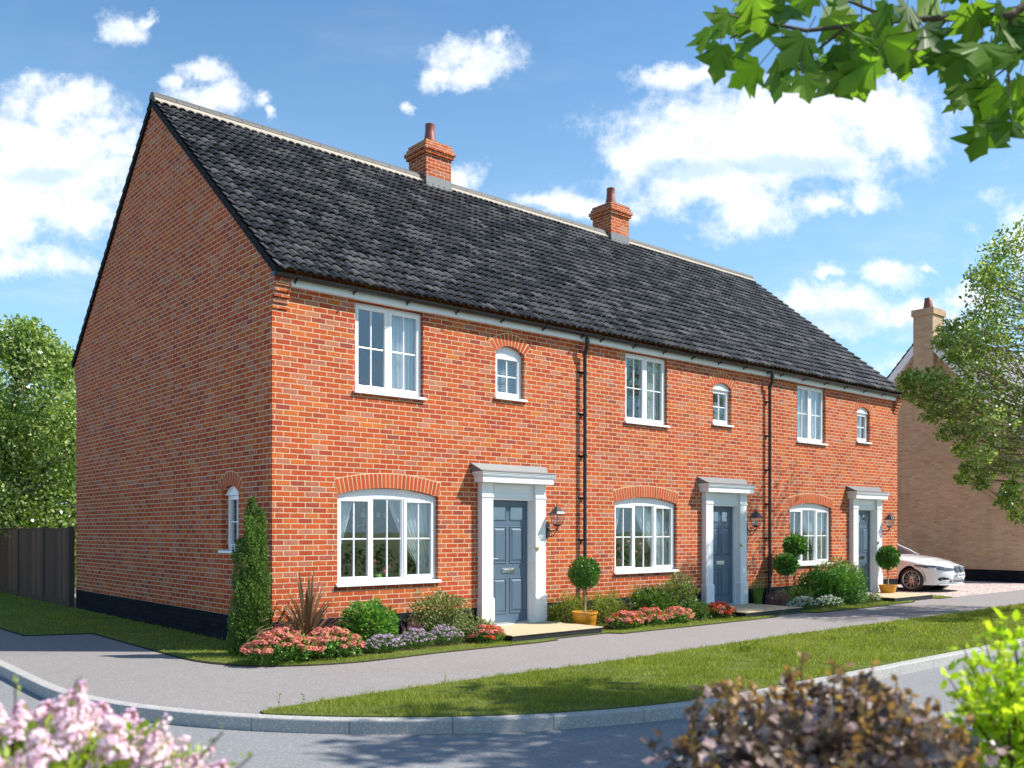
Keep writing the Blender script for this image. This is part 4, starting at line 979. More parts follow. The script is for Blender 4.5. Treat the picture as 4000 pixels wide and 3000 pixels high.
def cloth(name, label, x0, x1, z0, z1, y, folds, tie=None, thick=.004):
    """hanging cloth with folds; tie = (side, fraction) sweeps the hem to one side"""
    rows = []; nx, nz = 60, 16
    for k_ in range(nz + 1):
        f = k_ / nz; z = z1 + (z0 - z1) * f; row = []
        if tie:
            g = min(1, f / tie[1]) ** 1.4 if f < tie[1] else 1 - (f - tie[1]) * .5
            wdt = 1 - g * .68
        else: wdt = 1
        for q in range(nx + 1):
            s_ = q / nx
            if tie: xx = x0 + (x1 - x0) * (s_ * wdt if tie[0] == 'L' else 1 - (1 - s_) * wdt)
            else: xx = x0 + (x1 - x0) * s_
            row.append((xx, y + .022 * math.sin(s_ * folds * 2 * math.pi + .6 * math.sin(f * 3)), z))
        rows.append(row)
    mb = MB(); mb.grid(rows); o_ = mb.build(name, M['curtain'], None, smooth=True, solid=thick)
    return tag(o_, label, 'curtain', 'white curtains behind the windows')


for i, o in enumerate(OFF):
    W_ = WH[i]
    cloth('curtain', 'tied back white curtain, left side of the ground floor window of the %s house' % W_, o + 1.0, o + 1.42, .9, 2.28, .22, 5, ('L', .72))
    cloth('curtain', 'wide white curtain, right side of the ground floor window of the %s house' % W_, o + (2.0 if i == 0 else 1.75), o + 2.85, .9, 2.28, .24, 9, ('R', .85))
    cloth('curtain', 'straight white curtain, right half of the large upper window of the %s house' % W_, o + (1.92 if i < 2 else 1.75), o + 2.55, 3.72, 5.03, .20, 9)
    if i == 2: cloth('curtain', 'narrow white curtain in the left half of the large upper window of the far house', o + 1.45, o + 1.72, 3.72, 5.03, .20, 5)
    bl = MB()
    for q in range(28): z_ = 4.70 - q * .028; bl.hexa([(3.99 + o, .17, z_), (4.61 + o, .17, z_), (4.61 + o, .192, z_ + .014), (3.99 + o, .192, z_ + .014), (3.99 + o, .17, z_ + .0015), (4.61 + o, .17, z_ + .0015), (4.61 + o, .192, z_ + .0155), (3.99 + o, .192, z_ + .0155)])
    tag(bl.build('venetian_blind', M['blind']), 'white venetian blind in the small arched upper window of the %s house' % W_, 'blind', 'venetian blinds')
tag((lambda m_: (m_.box(.17, .30, 1.07, 1.68, 1.33, 2.25), m_.build('roller_blind', M['floorboards']))[1])(MB()), 'dark drawn blind behind the narrow side window in the gable wall', 'blind')
M['tulip'] = pmat('red_tulip_petal', (0.62, 0.03, 0.025), 0.5, var=.2, vscale=40)
M['tulip2'] = pmat('pink_tulip_petal', (0.70, 0.16, 0.18), 0.5, var=.2, vscale=40)
M['vase'] = pmat('green_glass_vase', (0.20, 0.32, 0.06), 0.15)
TH = [(1.70, .26, 1.02, 'lowest'), (1.80, .27, 1.17, 'tallest'), (1.98, .26, 1.01, 'short one'), (2.06, .25, 1.09, 'rightmost')]
v_ = thing('tulip_vase', 'vase of red tulips on the inner sill of the nearest ground floor window', 'flower vase', (1.87, .27, .87))
mb = MB(); mb.lathe([(.05, 0), (.07, .03), (.06, .10), (.045, .13)], 14, (0, 0, 0)); mb.build('vase', M['vase'], v_, smooth=True)
for (tx, ty, tz, _) in TH:
    mb = MB(); mb.tube([(0, 0, .12), ((tx - 1.87) * .6, 0, .12 + (tz - 1.0) * .5), (tx - 1.87, ty - .27, tz - .87)], .004, 6); s_ = mb.build('stem', M['leaf_tulip'], v_)
    mb = MB(); mb.lathe([(.004, 0), (.022, .01), (.028, .03), (.024, .05), (.012, .062)], 8, (tx - 1.87, ty - .27, tz - .87)); mb.build('flower', M['tulip'], v_, smooth=True)
v_ = thing('flower_arrangement', 'vase of pink flowers and green stems in the middle ground floor window', 'flower vase', (OFF[1] + 1.75, .25, .87))
mb = MB(); mb.lathe([(.07, 0), (.09, .03), (.085, .2), (.09, .22)], 14, (0, 0, 0)); mb.build('vase', M['vase'], v_, smooth=True)
for (tx, tz) in ((-.35, .42), (-.25, .35), (-.33, .2), (-.1, .55), (.05, .40), (.12, .35), (.25, .5), (.32, .42)):
    mb = MB(); mb.tube([(0, 0, .15), (tx * .5, 0, .25), (tx, 0, tz)], .004, 6); mb.build('stem', M['leaf_tulip'], v_)
    mb = MB(); mb.lathe([(.004, 0), (.03, .015), (.036, .04), (.02, .06)], 8, (tx, 0, tz)); mb.build('flower', M['tulip2'], v_, smooth=True)
# chandelier in the nearest living room
ch = thing('chandelier', 'glass chandelier with candle arms hanging in the nearest ground floor room', 'chandelier', (2.0, .9, 2.0))
mb = MB(); mb.tube([(0, 0, .55), (0, 0, -.35)], .008, 8); mb.lathe([(0, -.38), (.03, -.34), (.012, -.28), (.03, -.2), (.01, -.1), (.025, 0)], 12, (0, 0, 0)); mb.build('stem', M['chrome'], ch)
for lvl, (rr, zz, nn) in enumerate(((.34, -.10, 8), (.24, .18, 6))):
    for q in range(nn):
        a = 2 * math.pi * q / nn + .2; mb = MB(); mb.tube([(0, 0, zz - .12), (rr * .5 * math.cos(a), rr * .5 * math.sin(a), zz - .20), (rr * math.cos(a), rr * math.sin(a), zz - .05)], .005, 5)
        mb.lathe([(.03, -.05), (.02, -.03)], 8, (rr * math.cos(a), rr * math.sin(a), zz)); r_ = mb.build('arm', M['chrome'], ch)
        mb = MB(); mb.lathe([(.028, -.02), (.028, .05)], 8, (rr * math.cos(a), rr * math.sin(a), zz)); mb.build('candle_shade', M['curtain'], r_)


# ================================================================== planting
def topiary(name, label, x, y, zc, r, stem_r, z0, potspec, parent_loc_z=0, lsz=.03, group=None):
    T = thing(name, label, 'topiary', (x, y, 0), group=group)
    n = int(2600 * (r / .23) ** 2)
    P, D = blob_pts(n, (0, 0, zc), (r, r, r * 1.02), lump=.06, shell=.42, seed=int(x * 10)); D = D + RNG.normal(0, .55, D.shape)
    leaves('crown', P, D, lsz * (.7 + .6 * RNG.random(len(P))), lsz * .62, M['leaf_topiary'], T)
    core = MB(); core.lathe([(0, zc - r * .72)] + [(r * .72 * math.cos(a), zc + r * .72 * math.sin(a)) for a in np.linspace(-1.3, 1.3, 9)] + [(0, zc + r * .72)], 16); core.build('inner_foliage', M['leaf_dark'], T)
    mb = MB(); mb.tube([(0, 0, z0), (.012, 0, z0 + (zc - z0) * .35), (-.012, .01, z0 + (zc - z0) * .7), (0, 0, zc)], [stem_r * 1.2, stem_r, stem_r, stem_r * .9], 8); mb.build('stem', M['stem'], T, smooth=True)
    if potspec:
        pr, ph = potspec
        mb = MB(); mb.lathe([(pr * .78, .0), (pr * .84, ph * .25), (pr * .86, ph * .26), (pr * .90, ph * .5), (pr * .92, ph * .52), (pr * .97, ph * .88), (pr * 1.04, ph * .9), (pr * 1.04, ph), (pr * .94, ph), (pr * .92, ph * .85)], 28, (0, 0, 0))
        p_ = mb.build('pot', M['potglaze'], T, smooth=True); p_.modifiers.new('e', 'EDGE_SPLIT').split_angle = math.radians(30)
        mb = MB(); mb.lathe([(pr * .93, ph * .84), (pr * .93, ph * .9)], 24); mb.build('chippings', M['gravelpot'], T)
    return T


topiary('potted_topiary', 'ball topiary on a bare stem in an orange pot right of the nearest doorstep', 5.34, -.72, .955, .258, .018, .24, (.215, .30), group='potted ball topiaries', lsz=.036)
TP2 = topiary('potted_topiary', 'ball topiary in an orange pot beside the far door, in front of the car', 16.40, -.40, .875, .27, .018, .17, (.215, .20), group='potted ball topiaries', lsz=.045)
TP2.location.z = .114


def shrub(name, label, c, r, n, L, Wd, mat, cat='shrub', shape='oval', lump=.16, seed=1, group=None, spread=.6, up=.3, shell=.5, core=True):
    T = thing(name, label, cat, (c[0], c[1], 0), group=group)
    P, D = blob_pts(n, (0, 0, c[2]), r, lump=lump, shell=shell, seed=seed, zmin=.03); D = D + RNG.normal(0, spread, D.shape); D[:, 2] += up
    N = RNG.normal(0, .5, D.shape); N[:, 2] += 1.0
    leaves('foliage', P, D, L * (.6 + .7 * RNG.random(len(P))), Wd * (.8 + .4 * RNG.random(len(P))), M[mat], T, shape=shape, N=N)
    mb = MB(); rs = random.Random(seed)
    for q in range(9):
        a = rs.uniform(0, 6.28); rr = rs.uniform(.4, .8); mb.tube([(rs.uniform(-.03, .03), rs.uniform(-.03, .03), 0), (r[0] * rr * .5 * math.cos(a), r[1] * rr * .5 * math.sin(a), c[2] * .7), (r[0] * rr * math.cos(a), r[1] * rr * math.sin(a), c[2] + r[2] * .5 * rs.random())], [.012, .008, .004], 5)
    mb.build('stems', M['twig'], T)
    return T


# 1 column shrub at the corner
T = thing('columnar_shrub', 'tall narrow evergreen column at the near corner of the brick gable', 'shrub', (-.42, -.22, 0))
Pl, Dl = [], []
for (cx, cy, zb, zt, r0) in ((0.07, 0, .02, 2.10, .14), (-.08, .05, .02, 1.55, .12), (.15, .03, .02, 1.82, .13), (0.0, -.08, .02, 1.84, .13), (.09, -.09, .02, 1.35, .13), (-.11, -.05, .02, 1.05, .12), (.20, -.04, .02, 1.0, .10), (-.16, .04, .02, .55, .11), (0.14, -.05, 1.2, 1.95, .09)):
    n = int(2600 * (zt - zb)); h = RNG.random(n) ** .85; z = zb + (zt - zb) * h; a = RNG.uniform(0, 6.283, n)
    rr = r0 * (1 - h ** 5.5) ** .6 * (.9 + .22 * np.sin(a * 3 + z * 9) + .24 * np.sin(z * 15 + a * 2)) * (1 - .35 * RNG.random(n) ** 1.5)
    Pl.append(np.stack([cx + rr * np.cos(a) - .04 * h, cy + rr * np.sin(a), z], 1)); Dl.append(np.stack([np.cos(a) * .6, np.sin(a) * .6, np.full(n, .9)], 1) + RNG.normal(0, .35, (n, 3)))
P, D = np.concatenate(Pl), np.concatenate(Dl)
leaves('foliage', P, D, .034 * (.6 + .7 * RNG.random(len(P))), .019, M['leaf_yew'], T)
mb = MB(); mb.tube([(0, 0, 0), (.02, 0, 1.0), (.05, 0, 1.9)], [.04, .025, .01], 6); mb.tube([(-.1, 0, 0), (-.12, .03, 1.2)], [.03, .01], 6); mb.build('stems', M['twig'], T)

# flower heads: one dome of florets per kind
def head_mesh(name, r, n, fl, mat, flat=.55):
    d = unit(RNG.normal(size=(n, 3))); d[:, 2] = np.abs(d[:, 2]); P = d * np.array([r, r, r * flat]) * (.85 + .25 * RNG.random((n, 1)))
    o = leaves(name, P, np.cross(d, RNG.normal(size=(n, 3))) + d * .3, fl, fl * .9, mat, None, shape='oval', N=d)
    me = o.data; bpy.data.objects.remove(o); return me
HEAD = {'sedum': head_mesh('sedum_head', .058, 120, .022, M['fl_sedum']), 'red': head_mesh('red_head', .046, 80, .020, M['fl_red']),
        'lav': head_mesh('lavender_head', .026, 34, .015, M['fl_lavender'], .8), 'white': head_mesh('white_head', .030, 34, .017, M['fl_white'], .5)}


def flowers(name, label, xr, yr, zt, nheads, kinds, leafmat, nleaf=900, L=.05, group=None, cat='flowers', hs=1.0, dens=1.0):
    """low flowering clump: leaves + stems + individually placed flower heads"""
    cx, cy = sum(xr) / 2, sum(yr) / 2; T = thing(name, label, cat, (cx, cy, 0), group=group)
    ax, ay = (xr[1] - xr[0]) / 2, (yr[1] - yr[0]) / 2
    n = int(nleaf); a = RNG.uniform(0, 6.283, n); rr = RNG.random(n) ** .55
    hgt = zt * (1 - .45 * rr ** 2.2); z = .03 + hgt * .86 * RNG.random(n) ** .7
    P = np.stack([ax * rr * np.cos(a), ay * rr * np.sin(a), z], 1); D = np.stack([np.cos(a), np.sin(a), np.full(n, .5)], 1) + RNG.normal(0, .6, (n, 3))
    N = RNG.normal(0, .5, (n, 3)); N[:, 2] += 1
    leaves('foliage', P, D, L * (.6 + .7 * RNG.random(n)), L * .5, M[leafmat], T, shape='oval', N=N)
    stem = MB(); pts = []; tries = 0
    while len(pts) < nheads and tries < 4000:
        tries += 1; a = random.uniform(0, 6.283); rr = random.random() ** .5; x_, y_ = ax * rr * math.cos(a), ay * rr * math.sin(a)
        if all((x_ - p[0]) ** 2 + ((y_ - p[1])) ** 2 > (.055 * hs * dens) ** 2 for p in pts):
            z_ = max(.07, zt * (1 - .55 * rr ** 2.0) * random.uniform(.82, 1.04)); pts.append((x_, y_, z_)); stem.tube([(x_ * .6, y_ * .6, .02), (x_, y_, z_)], .003, 4)
    stem.build('stems', M['leaf_tulip'], T)
    for (x_, y_, z_) in pts[:100]:
        o_ = bpy.data.objects.new('flower_head', HEAD[random.choice(kinds)]); COL.objects.link(o_); o_.parent = T; o_.location = (x_, y_, z_)
        s_ = hs * random.uniform(.8, 1.15); o_.scale = (s_, s_, s_); o_.rotation_euler = (random.uniform(-.5, .5) + .35 * (-y_ / ay if False else .4), random.uniform(-.4, .4), random.uniform(0, 6.28))
    return T


def spikes(name, label, x, y, r, h, n, group=None):
    T = thing(name, label, 'heather', (x, y, 0), group=group); P = []; D = []; st = MB()
    for q in range(n):
        a = random.uniform(0, 6.28); rr = random.random() ** .5; bx, by = r * .5 * rr * math.cos(a), r * .4 * rr * math.sin(a); tx, ty = r * rr * math.cos(a), r * .8 * rr * math.sin(a); hh = h * random.uniform(.7, 1.05) * (1 - .25 * rr)
        st.tube([(bx, by, 0), (tx, ty, hh)], .002, 3, caps=False)
        m_ = 26; t_ = RNG.uniform(.35, 1, m_)[:, None]; P.append(np.array([bx, by, 0]) + (np.array([tx, ty, hh]) - np.array([bx, by, 0])) * t_ + RNG.normal(0, .006, (m_, 3))); D.append(RNG.normal(0, .7, (m_, 3)) + np.array([0, 0, .8]))
    P, D = np.concatenate(P), np.concatenate(D); leaves('flower_spikes', P, D, .020, .010, M['fl_heather'], T); st.build('stems', M['twig'], T)
    return T


gS = 'salmon flower clumps'
flowers('flower_clump', 'large clump of salmon pink flower heads in front of the columnar shrub', (-.85, .12), (-1.38, -.70), .40, 62, ['sedum'], 'leaf_euon', 1100, .06, gS)
flowers('flower_clump', 'salmon pink flower heads in front of the bronze spiky plant', (-.10, .72), (-1.40, -.72), .40, 62, ['sedum'], 'leaf_euon', 1100, .06, gS)
spikes('heather', 'mauve heather spikes between the columnar shrub and the salmon flowers', -.20, -.62, .36, .50, 90, 'heathers')
spikes('heather', 'small mauve heather between the round green shrub and the cream edged shrub', 1.95, -.55, .20, .40, 60, 'heathers')
spikes('heather', 'mauve heather left of the middle ground floor window, past the potted topiary', 6.75, -.52, .32, .46, 80, 'heathers')
spikes('heather', 'mauve heather beside the tall grass right of the middle door', 11.25, -.62, .30, .42, 80, 'heathers')
# bronze strap leaved plant
T = thing('spiky_plant', 'bronze sword leaved plant fanning out below the nearest ground floor window', 'plant', (.26, -.50, 0))
mb = MB()
for q in range(105):
    a = random.uniform(0, 6.283); tilt = random.uniform(.10, 1.60); Ln = random.uniform(.82, 1.18) * (1 - .10 * tilt); wd_ = random.uniform(.013, .021)
    pts = []
    for j in range(8):
        f = j / 7; ang = tilt * (.55 + .55 * f * f) ; r_ = Ln * f * math.sin(ang); z_ = Ln * f * math.cos(ang * .92); pts.append(Vector((r_ * math.cos(a), r_ * math.sin(a) * .8, .02 + z_)))
    sd = Vector((-math.sin(a), math.cos(a), 0)); nrm = Vector((math.cos(a), math.sin(a), .3)).normalized(); bi = len(mb.v)
    for j, p_ in enumerate(pts):
        f = j / 7; w_ = wd_ * (.6 + 1.2 * f) * (1 - f ** 3) + .0008
        mb.v += [tuple(p_ - sd * w_ + nrm * w_ * .5), tuple(p_), tuple(p_ + sd * w_ + nrm * w_ * .5)]
    for j in range(7):
        for s_ in (0, 1): a0 = bi + j * 3 + s_; mb.f.append([a0, a0 + 1, a0 + 4, a0 + 3])
mb.build('leaves', M['leaf_bronze'], T)
mb = MB(); mb.lathe([(.06, 0), (.05, .06), (.0, .10)], 10); mb.build('crown_base', M['twig'], T)

shrub('round_shrub', 'bright green rounded shrub below the right half of the nearest ground floor window', (1.15, -.62, .31), (.40, .34, .34), 4200, .058, .036, 'leaf_euon', seed=3, lump=.10, up=.5, spread=.45)
fl_ = 'lavender flower clumps'
flowers('flower_clump', 'lavender flowers just right of the salmon flower mass', (.78, 1.38), (-1.28, -.92), .26, 60, ['lav'], 'leaf_dark', 900, .035, fl_, hs=1.0, dens=.8)
flowers('flower_clump', 'lavender flowers in front of the rounded green shrub', (1.30, 2.0), (-1.22, -.82), .28, 65, ['lav'], 'leaf_dark', 900, .035, fl_, hs=1.0, dens=.8)
flowers('flower_clump', 'lavender flowers in front of the cream edged shrub left of the nearest door', (1.95, 2.55), (-1.18, -.70), .28, 55, ['lav'], 'leaf_dark', 800, .035, fl_, hs=1.0, dens=.8)
shrub('variegated_shrub', 'cream edged shrub against the wall left of the nearest door', (2.52, -.45, .38), (.46, .34, .34), 4200, .050, .020, 'leaf_pieris', seed=5, lump=.28, spread=.7)
shrub('variegated_shrub', 'low cream edged shrub at the left corner of the nearest doorstep', (2.93, -.92, .16), (.26, .24, .17), 1500, .045, .018, 'leaf_pieris', seed=6, lump=.2, spread=.7)
fr = 'red and salmon flower clumps'
flowers('flower_clump', 'red and salmon flowers left of the nearest doorstep', (2.62, 3.12), (-1.38, -.95), .26, 24, ['red', 'sedum', 'sedum'], 'leaf_euon', 700, .045, fr)
# right of the nearest door
shrub('conifer_bush', 'yellow green feathery bush between the nearest doorstep and its orange pot', (5.45, -.26, .24), (.42, .22, .30), 3600, .050, .012, 'leaf_yellowgreen', shape='diamond', seed=8, lump=.3, up=.9, spread=.5)
shrub('conifer_bush', 'yellow green feathery bush right of the orange pot and the downpipe', (6.18, -.42, .25), (.42, .30, .30), 3600, .050, .012, 'leaf_yellowgreen', shape='diamond', seed=9, lump=.3, up=.9, spread=.5)
flowers('flower_clump', 'red and salmon flowers just right of the nearest doorstep and orange pot', (5.50, 6.25), (-1.38, -.92), .30, 42, ['sedum', 'sedum', 'red'], 'leaf_euon', 900, .05, fr)
flowers('flower_clump', 'salmon flowers in front of the middle ground floor window, left part', (6.15, 6.95), (-1.34, -.84), .31, 44, ['sedum', 'sedum', 'sedum', 'red'], 'leaf_euon', 1000, .05, fr)
flowers('flower_clump', 'salmon flowers in front of the dark shrub below the middle window', (6.85, 7.65), (-1.36, -.90), .28, 40, ['sedum'], 'leaf_euon', 900, .05, fr)
shrub('dark_shrub', 'dark glossy shrub below the middle ground floor window', (7.18, -.60, .30), (.52, .34, .30), 3400, .070, .030, 'leaf_dark', seed=11, lump=.16)
shrub('variegated_shrub', 'upright cream edged shrub left of the middle door', (8.15, -.45, .38), (.46, .30, .36), 3000, .062, .026, 'leaf_pieris', seed=12, lump=.3, up=.6)
shrub('variegated_shrub', 'low leafy shrub among red flowers left of the middle doorstep', (7.95, -.95, .16), (.34, .25, .18), 1500, .055, .025, 'leaf_dark', seed=13, lump=.25)
flowers('flower_clump', 'deep red and salmon flowers at the left edge of the middle doorstep', (8.25, 8.95), (-1.34, -.72), .30, 38, ['red', 'red', 'sedum'], 'leaf_dark', 900, .045, fr)


def tall_grass(label, x, y, r, h, n, mat='leaf_grassy', lean=.22):
    T = thing('ornamental_grass', label, 'grass', (x, y, 0), group='ornamental grasses'); V = []
    for q in range(n):
        a = random.uniform(0, 6.283); rr = r * random.random() ** .6; bx, by = rr * .35 * math.cos(a), rr * .35 * math.sin(a); hh = h * random.uniform(.55, 1.05); tx, ty = bx + lean * hh * random.uniform(-1, 1), by + lean * hh * random.uniform(-1, 1) * .6; w_ = .004; ca, sa = math.cos(a * 7), math.sin(a * 7)
        mx_, my_ = bx + (tx - bx) * .35, by + (ty - by) * .35
        V += [[(bx - ca * w_, by - sa * w_, 0), (bx + ca * w_, by + sa * w_, 0), (mx_ + ca * w_ * .8, my_ + sa * w_ * .8, hh * .6), (mx_ - ca * w_ * .8, my_ - sa * w_ * .8, hh * .6)], [(mx_ - ca * w_ * .8, my_ - sa * w_ * .8, hh * .6), (mx_ + ca * w_ * .8, my_ + sa * w_ * .8, hh * .6), (tx + ca * .001, ty, hh), (tx - ca * .001, ty, hh)]]
    V = np.array(V).reshape(-1, 3); np_mesh('blades', V, np.arange(len(V)).reshape(-1, 4), M[mat], T); return T


tall_grass('fine grass blades rising behind the dark shrub below the middle window', 7.0, -.35, .30, .75, 90)
tall_grass('tall green grass clump against the wall right of the middle door', 10.95, -.32, .22, .78, 70, lean=.42)
# cloud topiary with two balls
T = thing('cloud_topiary', 'two ball cloud topiary standing in front of the far ground floor window', 'topiary', (11.98, -.45, 0))
for (cx, cz, r_) in ((-.19, .94, .225), (.17, 1.34, .225)):
    P, D = blob_pts(2000, (cx, 0, cz), (r_, r_, r_ * .92), lump=.10, shell=.5, seed=int(cz * 10)); D = D + RNG.normal(0, .5, D.shape)
    leaves('crown', P, D, .065 * (.7 + .6 * RNG.random(len(P))), .036, M['leaf_euon'], T, shape='oval')
mb = MB()
for (sx, tx, tz) in ((-.14, -.22, .85), (-.08, -.16, .85), (.16, .22, 1.2), (.10, .18, 1.15), (.20, .08, .85)): mb.tube([(sx, 0, 0), (sx * 1.05, 0, tz * .5), (tx, 0, tz)], [.014, .011, .008], 6)
mb.build('stems', M['twig'], T)
shrub('dark_shrub', 'low dark needled bush below the two ball topiary', (12.0, -.60, .22), (.50, .30, .24), 3000, .05, .012, 'leaf_dark', shape='diamond', seed=21, lump=.25, up=.6)
shrub('round_shrub', 'fresh green round bush right of the two ball topiary', (12.75, -.62, .46), (.46, .34, .32), 3200, .055, .03, 'leaf_topiary', seed=22, lump=.14)
shrub('round_shrub', 'big bright green shrub in front of the cream edged shrub at the far window', (13.45, -.85, .36), (.66, .44, .46), 6500, .055, .032, 'leaf_euon', seed=23, lump=.14, up=.4)
shrub('variegated_shrub', 'tall olive shrub against the wall left of the far door', (14.0, -.42, .52), (.72, .34, .44), 5200, .060, .028, 'leaf_pieris', seed=24, lump=.24)
fw = 'white flower clumps'
flowers('flower_clump', 'white flowers right of the middle doorstep below the two ball topiary', (11.05, 11.95), (-1.30, -.80), .28, 62, ['white'], 'leaf_dark', 1100, .04, fw, dens=.9)
flowers('flower_clump', 'white flowers in front of the fresh green round bush', (11.9, 12.95), (-1.30, -.88), .26, 62, ['white'], 'leaf_dark', 1100, .04, fw, dens=.9)
flowers('flower_clump', 'small patch of white flowers at the left end of the far doorstep', (14.1, 14.75), (-1.22, -.72), .22, 24, ['white'], 'leaf_pieris', 700, .04, fw, dens=.9)
# loose weeds where the verge tapers out
for (x_, y_, h_, lb) in ((-1.75, -3.72, .13, 'single weed at the pointed tip of the verge'), (-1.45, -3.62, .08, 'tiny weed just right of the verge tip'), (0.35, -3.50, .10, 'small yellow headed weed on the footpath edge')):
    T = thing('weed', lb, 'weed', (x_, y_, 0), group='weeds at the verge edge'); mb = MB(); mb.tube([(0, 0, 0), (.01, .01, h_)], .0025, 5); mb.build('stem', M['leaf_tulip'], T)
    leaves('leaves', np.array([[0, 0, h_ * f] for f in (.2, .35, .5, .65, .8, .95, 1, 1)]), RNG.normal(0, 1, (8, 3)) + np.array([0, 0, .5]), .03, .014, M['leaf_yellowgreen'], T)

for (x_, y_, r_, lb) in ((8.6, -4.3, .34, 'low yellowish weed patch out in the long grass beyond the purple shrub'), (4.9, -4.25, .16, 'small grey green weed tuft in the long grass near the footpath')):
    T = thing('weed', lb, 'weed', (x_, y_, .01), group='weeds at the verge edge'); n = int(900 * r_); a = RNG.uniform(0, 6.283, n); q_ = RNG.random(n) ** .5 * r_
    leaves('leaves', np.stack([q_ * np.cos(a), q_ * np.sin(a) * .6, RNG.uniform(.02, .09, n)], 1), RNG.normal(0, .6, (n, 3)) + np.array([0, 0, 1]), .05, .014, M['leaf_yellowgreen'], T)
# ================================================================== the white car beside the far house
def cpaint():
    m = pmat('white_car_paint', (0.78, 0.78, 0.77), 0.25, 0.5, coat=1.0); m.node_tree.nodes['Principled BSDF'].inputs['Coat Roughness'].default_value = 0.04; return m
M['paint'] = cpaint(); M['tyre'] = pmat('tyre_rubber', (0.045, 0.040, 0.038), 0.7, 0.3); M['alloy'] = pmat('alloy_wheel', (0.62, 0.60, 0.58), 0.25, 0.5, 0.9)
M['cardark'] = pmat('car_black_trim', (0.012, 0.012, 0.014), 0.35, 0.5); M['carglass'] = pmat('dark_car_glass', (0.02, 0.022, 0.025), 0.03, 0.8); M['lampclear'] = pmat('headlamp_lens', (0.10, 0.11, 0.12), 0.05, 0.8)
M['lampring'] = pmat('headlamp_ring', (0.85, 0.87, 0.9), 0.2, 0.5); M['grey'] = pmat('grille_grey', (0.30, 0.31, 0.32), 0.35, 0.5, 0.6); M['plate'] = pmat('white_number_plate', (0.85, 0.85, 0.84), 0.4)
M['plateblue'] = pmat('plate_blue_band', (0.06, 0.05, 0.20), 0.4); M['ink'] = pmat('plate_black_ink', (0.01, 0.01, 0.01), 0.5)
CX_, CY_ = 19.78, -0.62
CAR = thing('parked_car', 'white saloon car with multi spoke wheels parked nose out on the gravel drive', 'car', (CX_, CY_, 0))
LEN = 4.62; AX = (0.825, 3.62); WR = .325
def interp(tb, x):
    if x <= tb[0][0]: return tb[0][1]
    for a, b_ in zip(tb[:-1], tb[1:]):
        if x <= b_[0]:
            f = (x - a[0]) / (b_[0] - a[0]); f = f * f * (3 - 2 * f) * .5 + f * .5; return a[1] + (b_[1] - a[1]) * f
    return tb[-1][1]
T_hw = [(0, .80), (.15, .84), (.5, .885), (.9, .905), (1.6, .90), (3.4, .905), (4.2, .87), (4.62, .80)]
T_sh = [(0, .66), (.15, .70), (.4, .765), (.8, .835), (1.3, .885), (2.2, .915), (3.4, .95), (4.2, .94), (4.62, .90)]
T_hd = [(0, .705), (.12, .76), (.35, .845), (.7, .925), (1.1, .975), (1.5, 1.005), (2.2, .93), (3.4, .96), (3.9, 1.04), (4.62, 1.02)]
T_bt = [(0, .20), (.4, .19), (1.2, .20), (3.2, .20), (4.2, .22), (4.62, .30)]
def dfm(l, w, z):
    """plan curvature of nose and tail"""
    k_ = .34 * (abs(w) / .9) ** 2.6
    if l < 1.0: l = l + k_ * (1 - l)
    if l > LEN - .8: l = l - k_ * .8 * ((l - (LEN - .8)) / .8)
    return (w, l, z)
ls = sorted(set([round(v, 4) for v in np.linspace(0, LEN, 60)] + [round(a + WR * 1.13 * c_, 4) for a in AX for c_ in np.cos(np.linspace(0, math.pi, 21))]))
def side_low(l):
    z = interp(T_bt, l)
    for a in AX:
        R_ = WR * 1.13
        if abs(l - a) < R_: z = max(z, WR + .015 + math.sqrt(R_ * R_ - (l - a) ** 2))
    return z
rows = []
for l in ls:
    hw, sh, hd = interp(T_hw, l), interp(T_sh, l), interp(T_hd, l); lo = side_low(l); row = []
    prof = []
    for f in (0, .2, .4, .6, .8, 1):
        z = lo + (sh - .07 - lo) * f; g = (z - .2) / (sh - .2); prof.append((hw * (.965 + .035 * math.sin(min(1, max(0, g)) * math.pi * .75 + .5)), z))
    prof += [(hw * .985, sh - .03), (hw * .955, sh), (hw * .86, sh + (hd - sh) * .35), (hw * .70, sh + (hd - sh) * .68), (hw * .45, sh + (hd - sh) * .90), (hw * .2, sh + (hd - sh) * .985), (0, hd)]
    half = prof; full = [(-a, z) for a, z in half] + [(a, z) for a, z in half[::-1][1:]]
    rows.append([dfm(l, a, z) for a, z in full])
mb = MB(); mb.grid(rows)
def front_pt(w, z, off=0.0):
    """point on the front fascia"""
    zt = interp(T_hd, 0) - .045 * (abs(w) / .8) ** 2; f = (z - .20) / (.70 - .20); bulge = -.085 * math.sin(min(1, max(0, f)) * math.pi) ** .7 * (1 - min(1, abs(w) / .80) ** 5)
    p = dfm(0, w, z); return (p[0], p[1] + bulge - off, z)
fr_rows = []
for f in np.linspace(0, 1, 14):
    row = []
    for w in np.linspace(-.80, .80, 33):
        zt = interp(T_sh, 0) + (interp(T_hd, 0) - interp(T_sh, 0)) * min(1, (1 - (abs(w) / .80) ** 2) * 1.4); z = .20 + (zt - .20) * f; bul = -.085 * math.sin(f * math.pi) ** .7 * (1 - min(1, abs(w) / .80) ** 5); p = dfm(0, w, z)
        row.append((p[0], p[1] + bul, z))
    fr_rows.append(row)
mb.grid(fr_rows); mb.grid([[dfm(LEN, w, z) for w in np.linspace(-.8, .8, 17)] for z in np.linspace(.3, 1.0, 6)])
body = mb.build('body', M['paint'], CAR, smooth=True)
body.modifiers.new('e', 'EDGE_SPLIT').split_angle = math.radians(38)
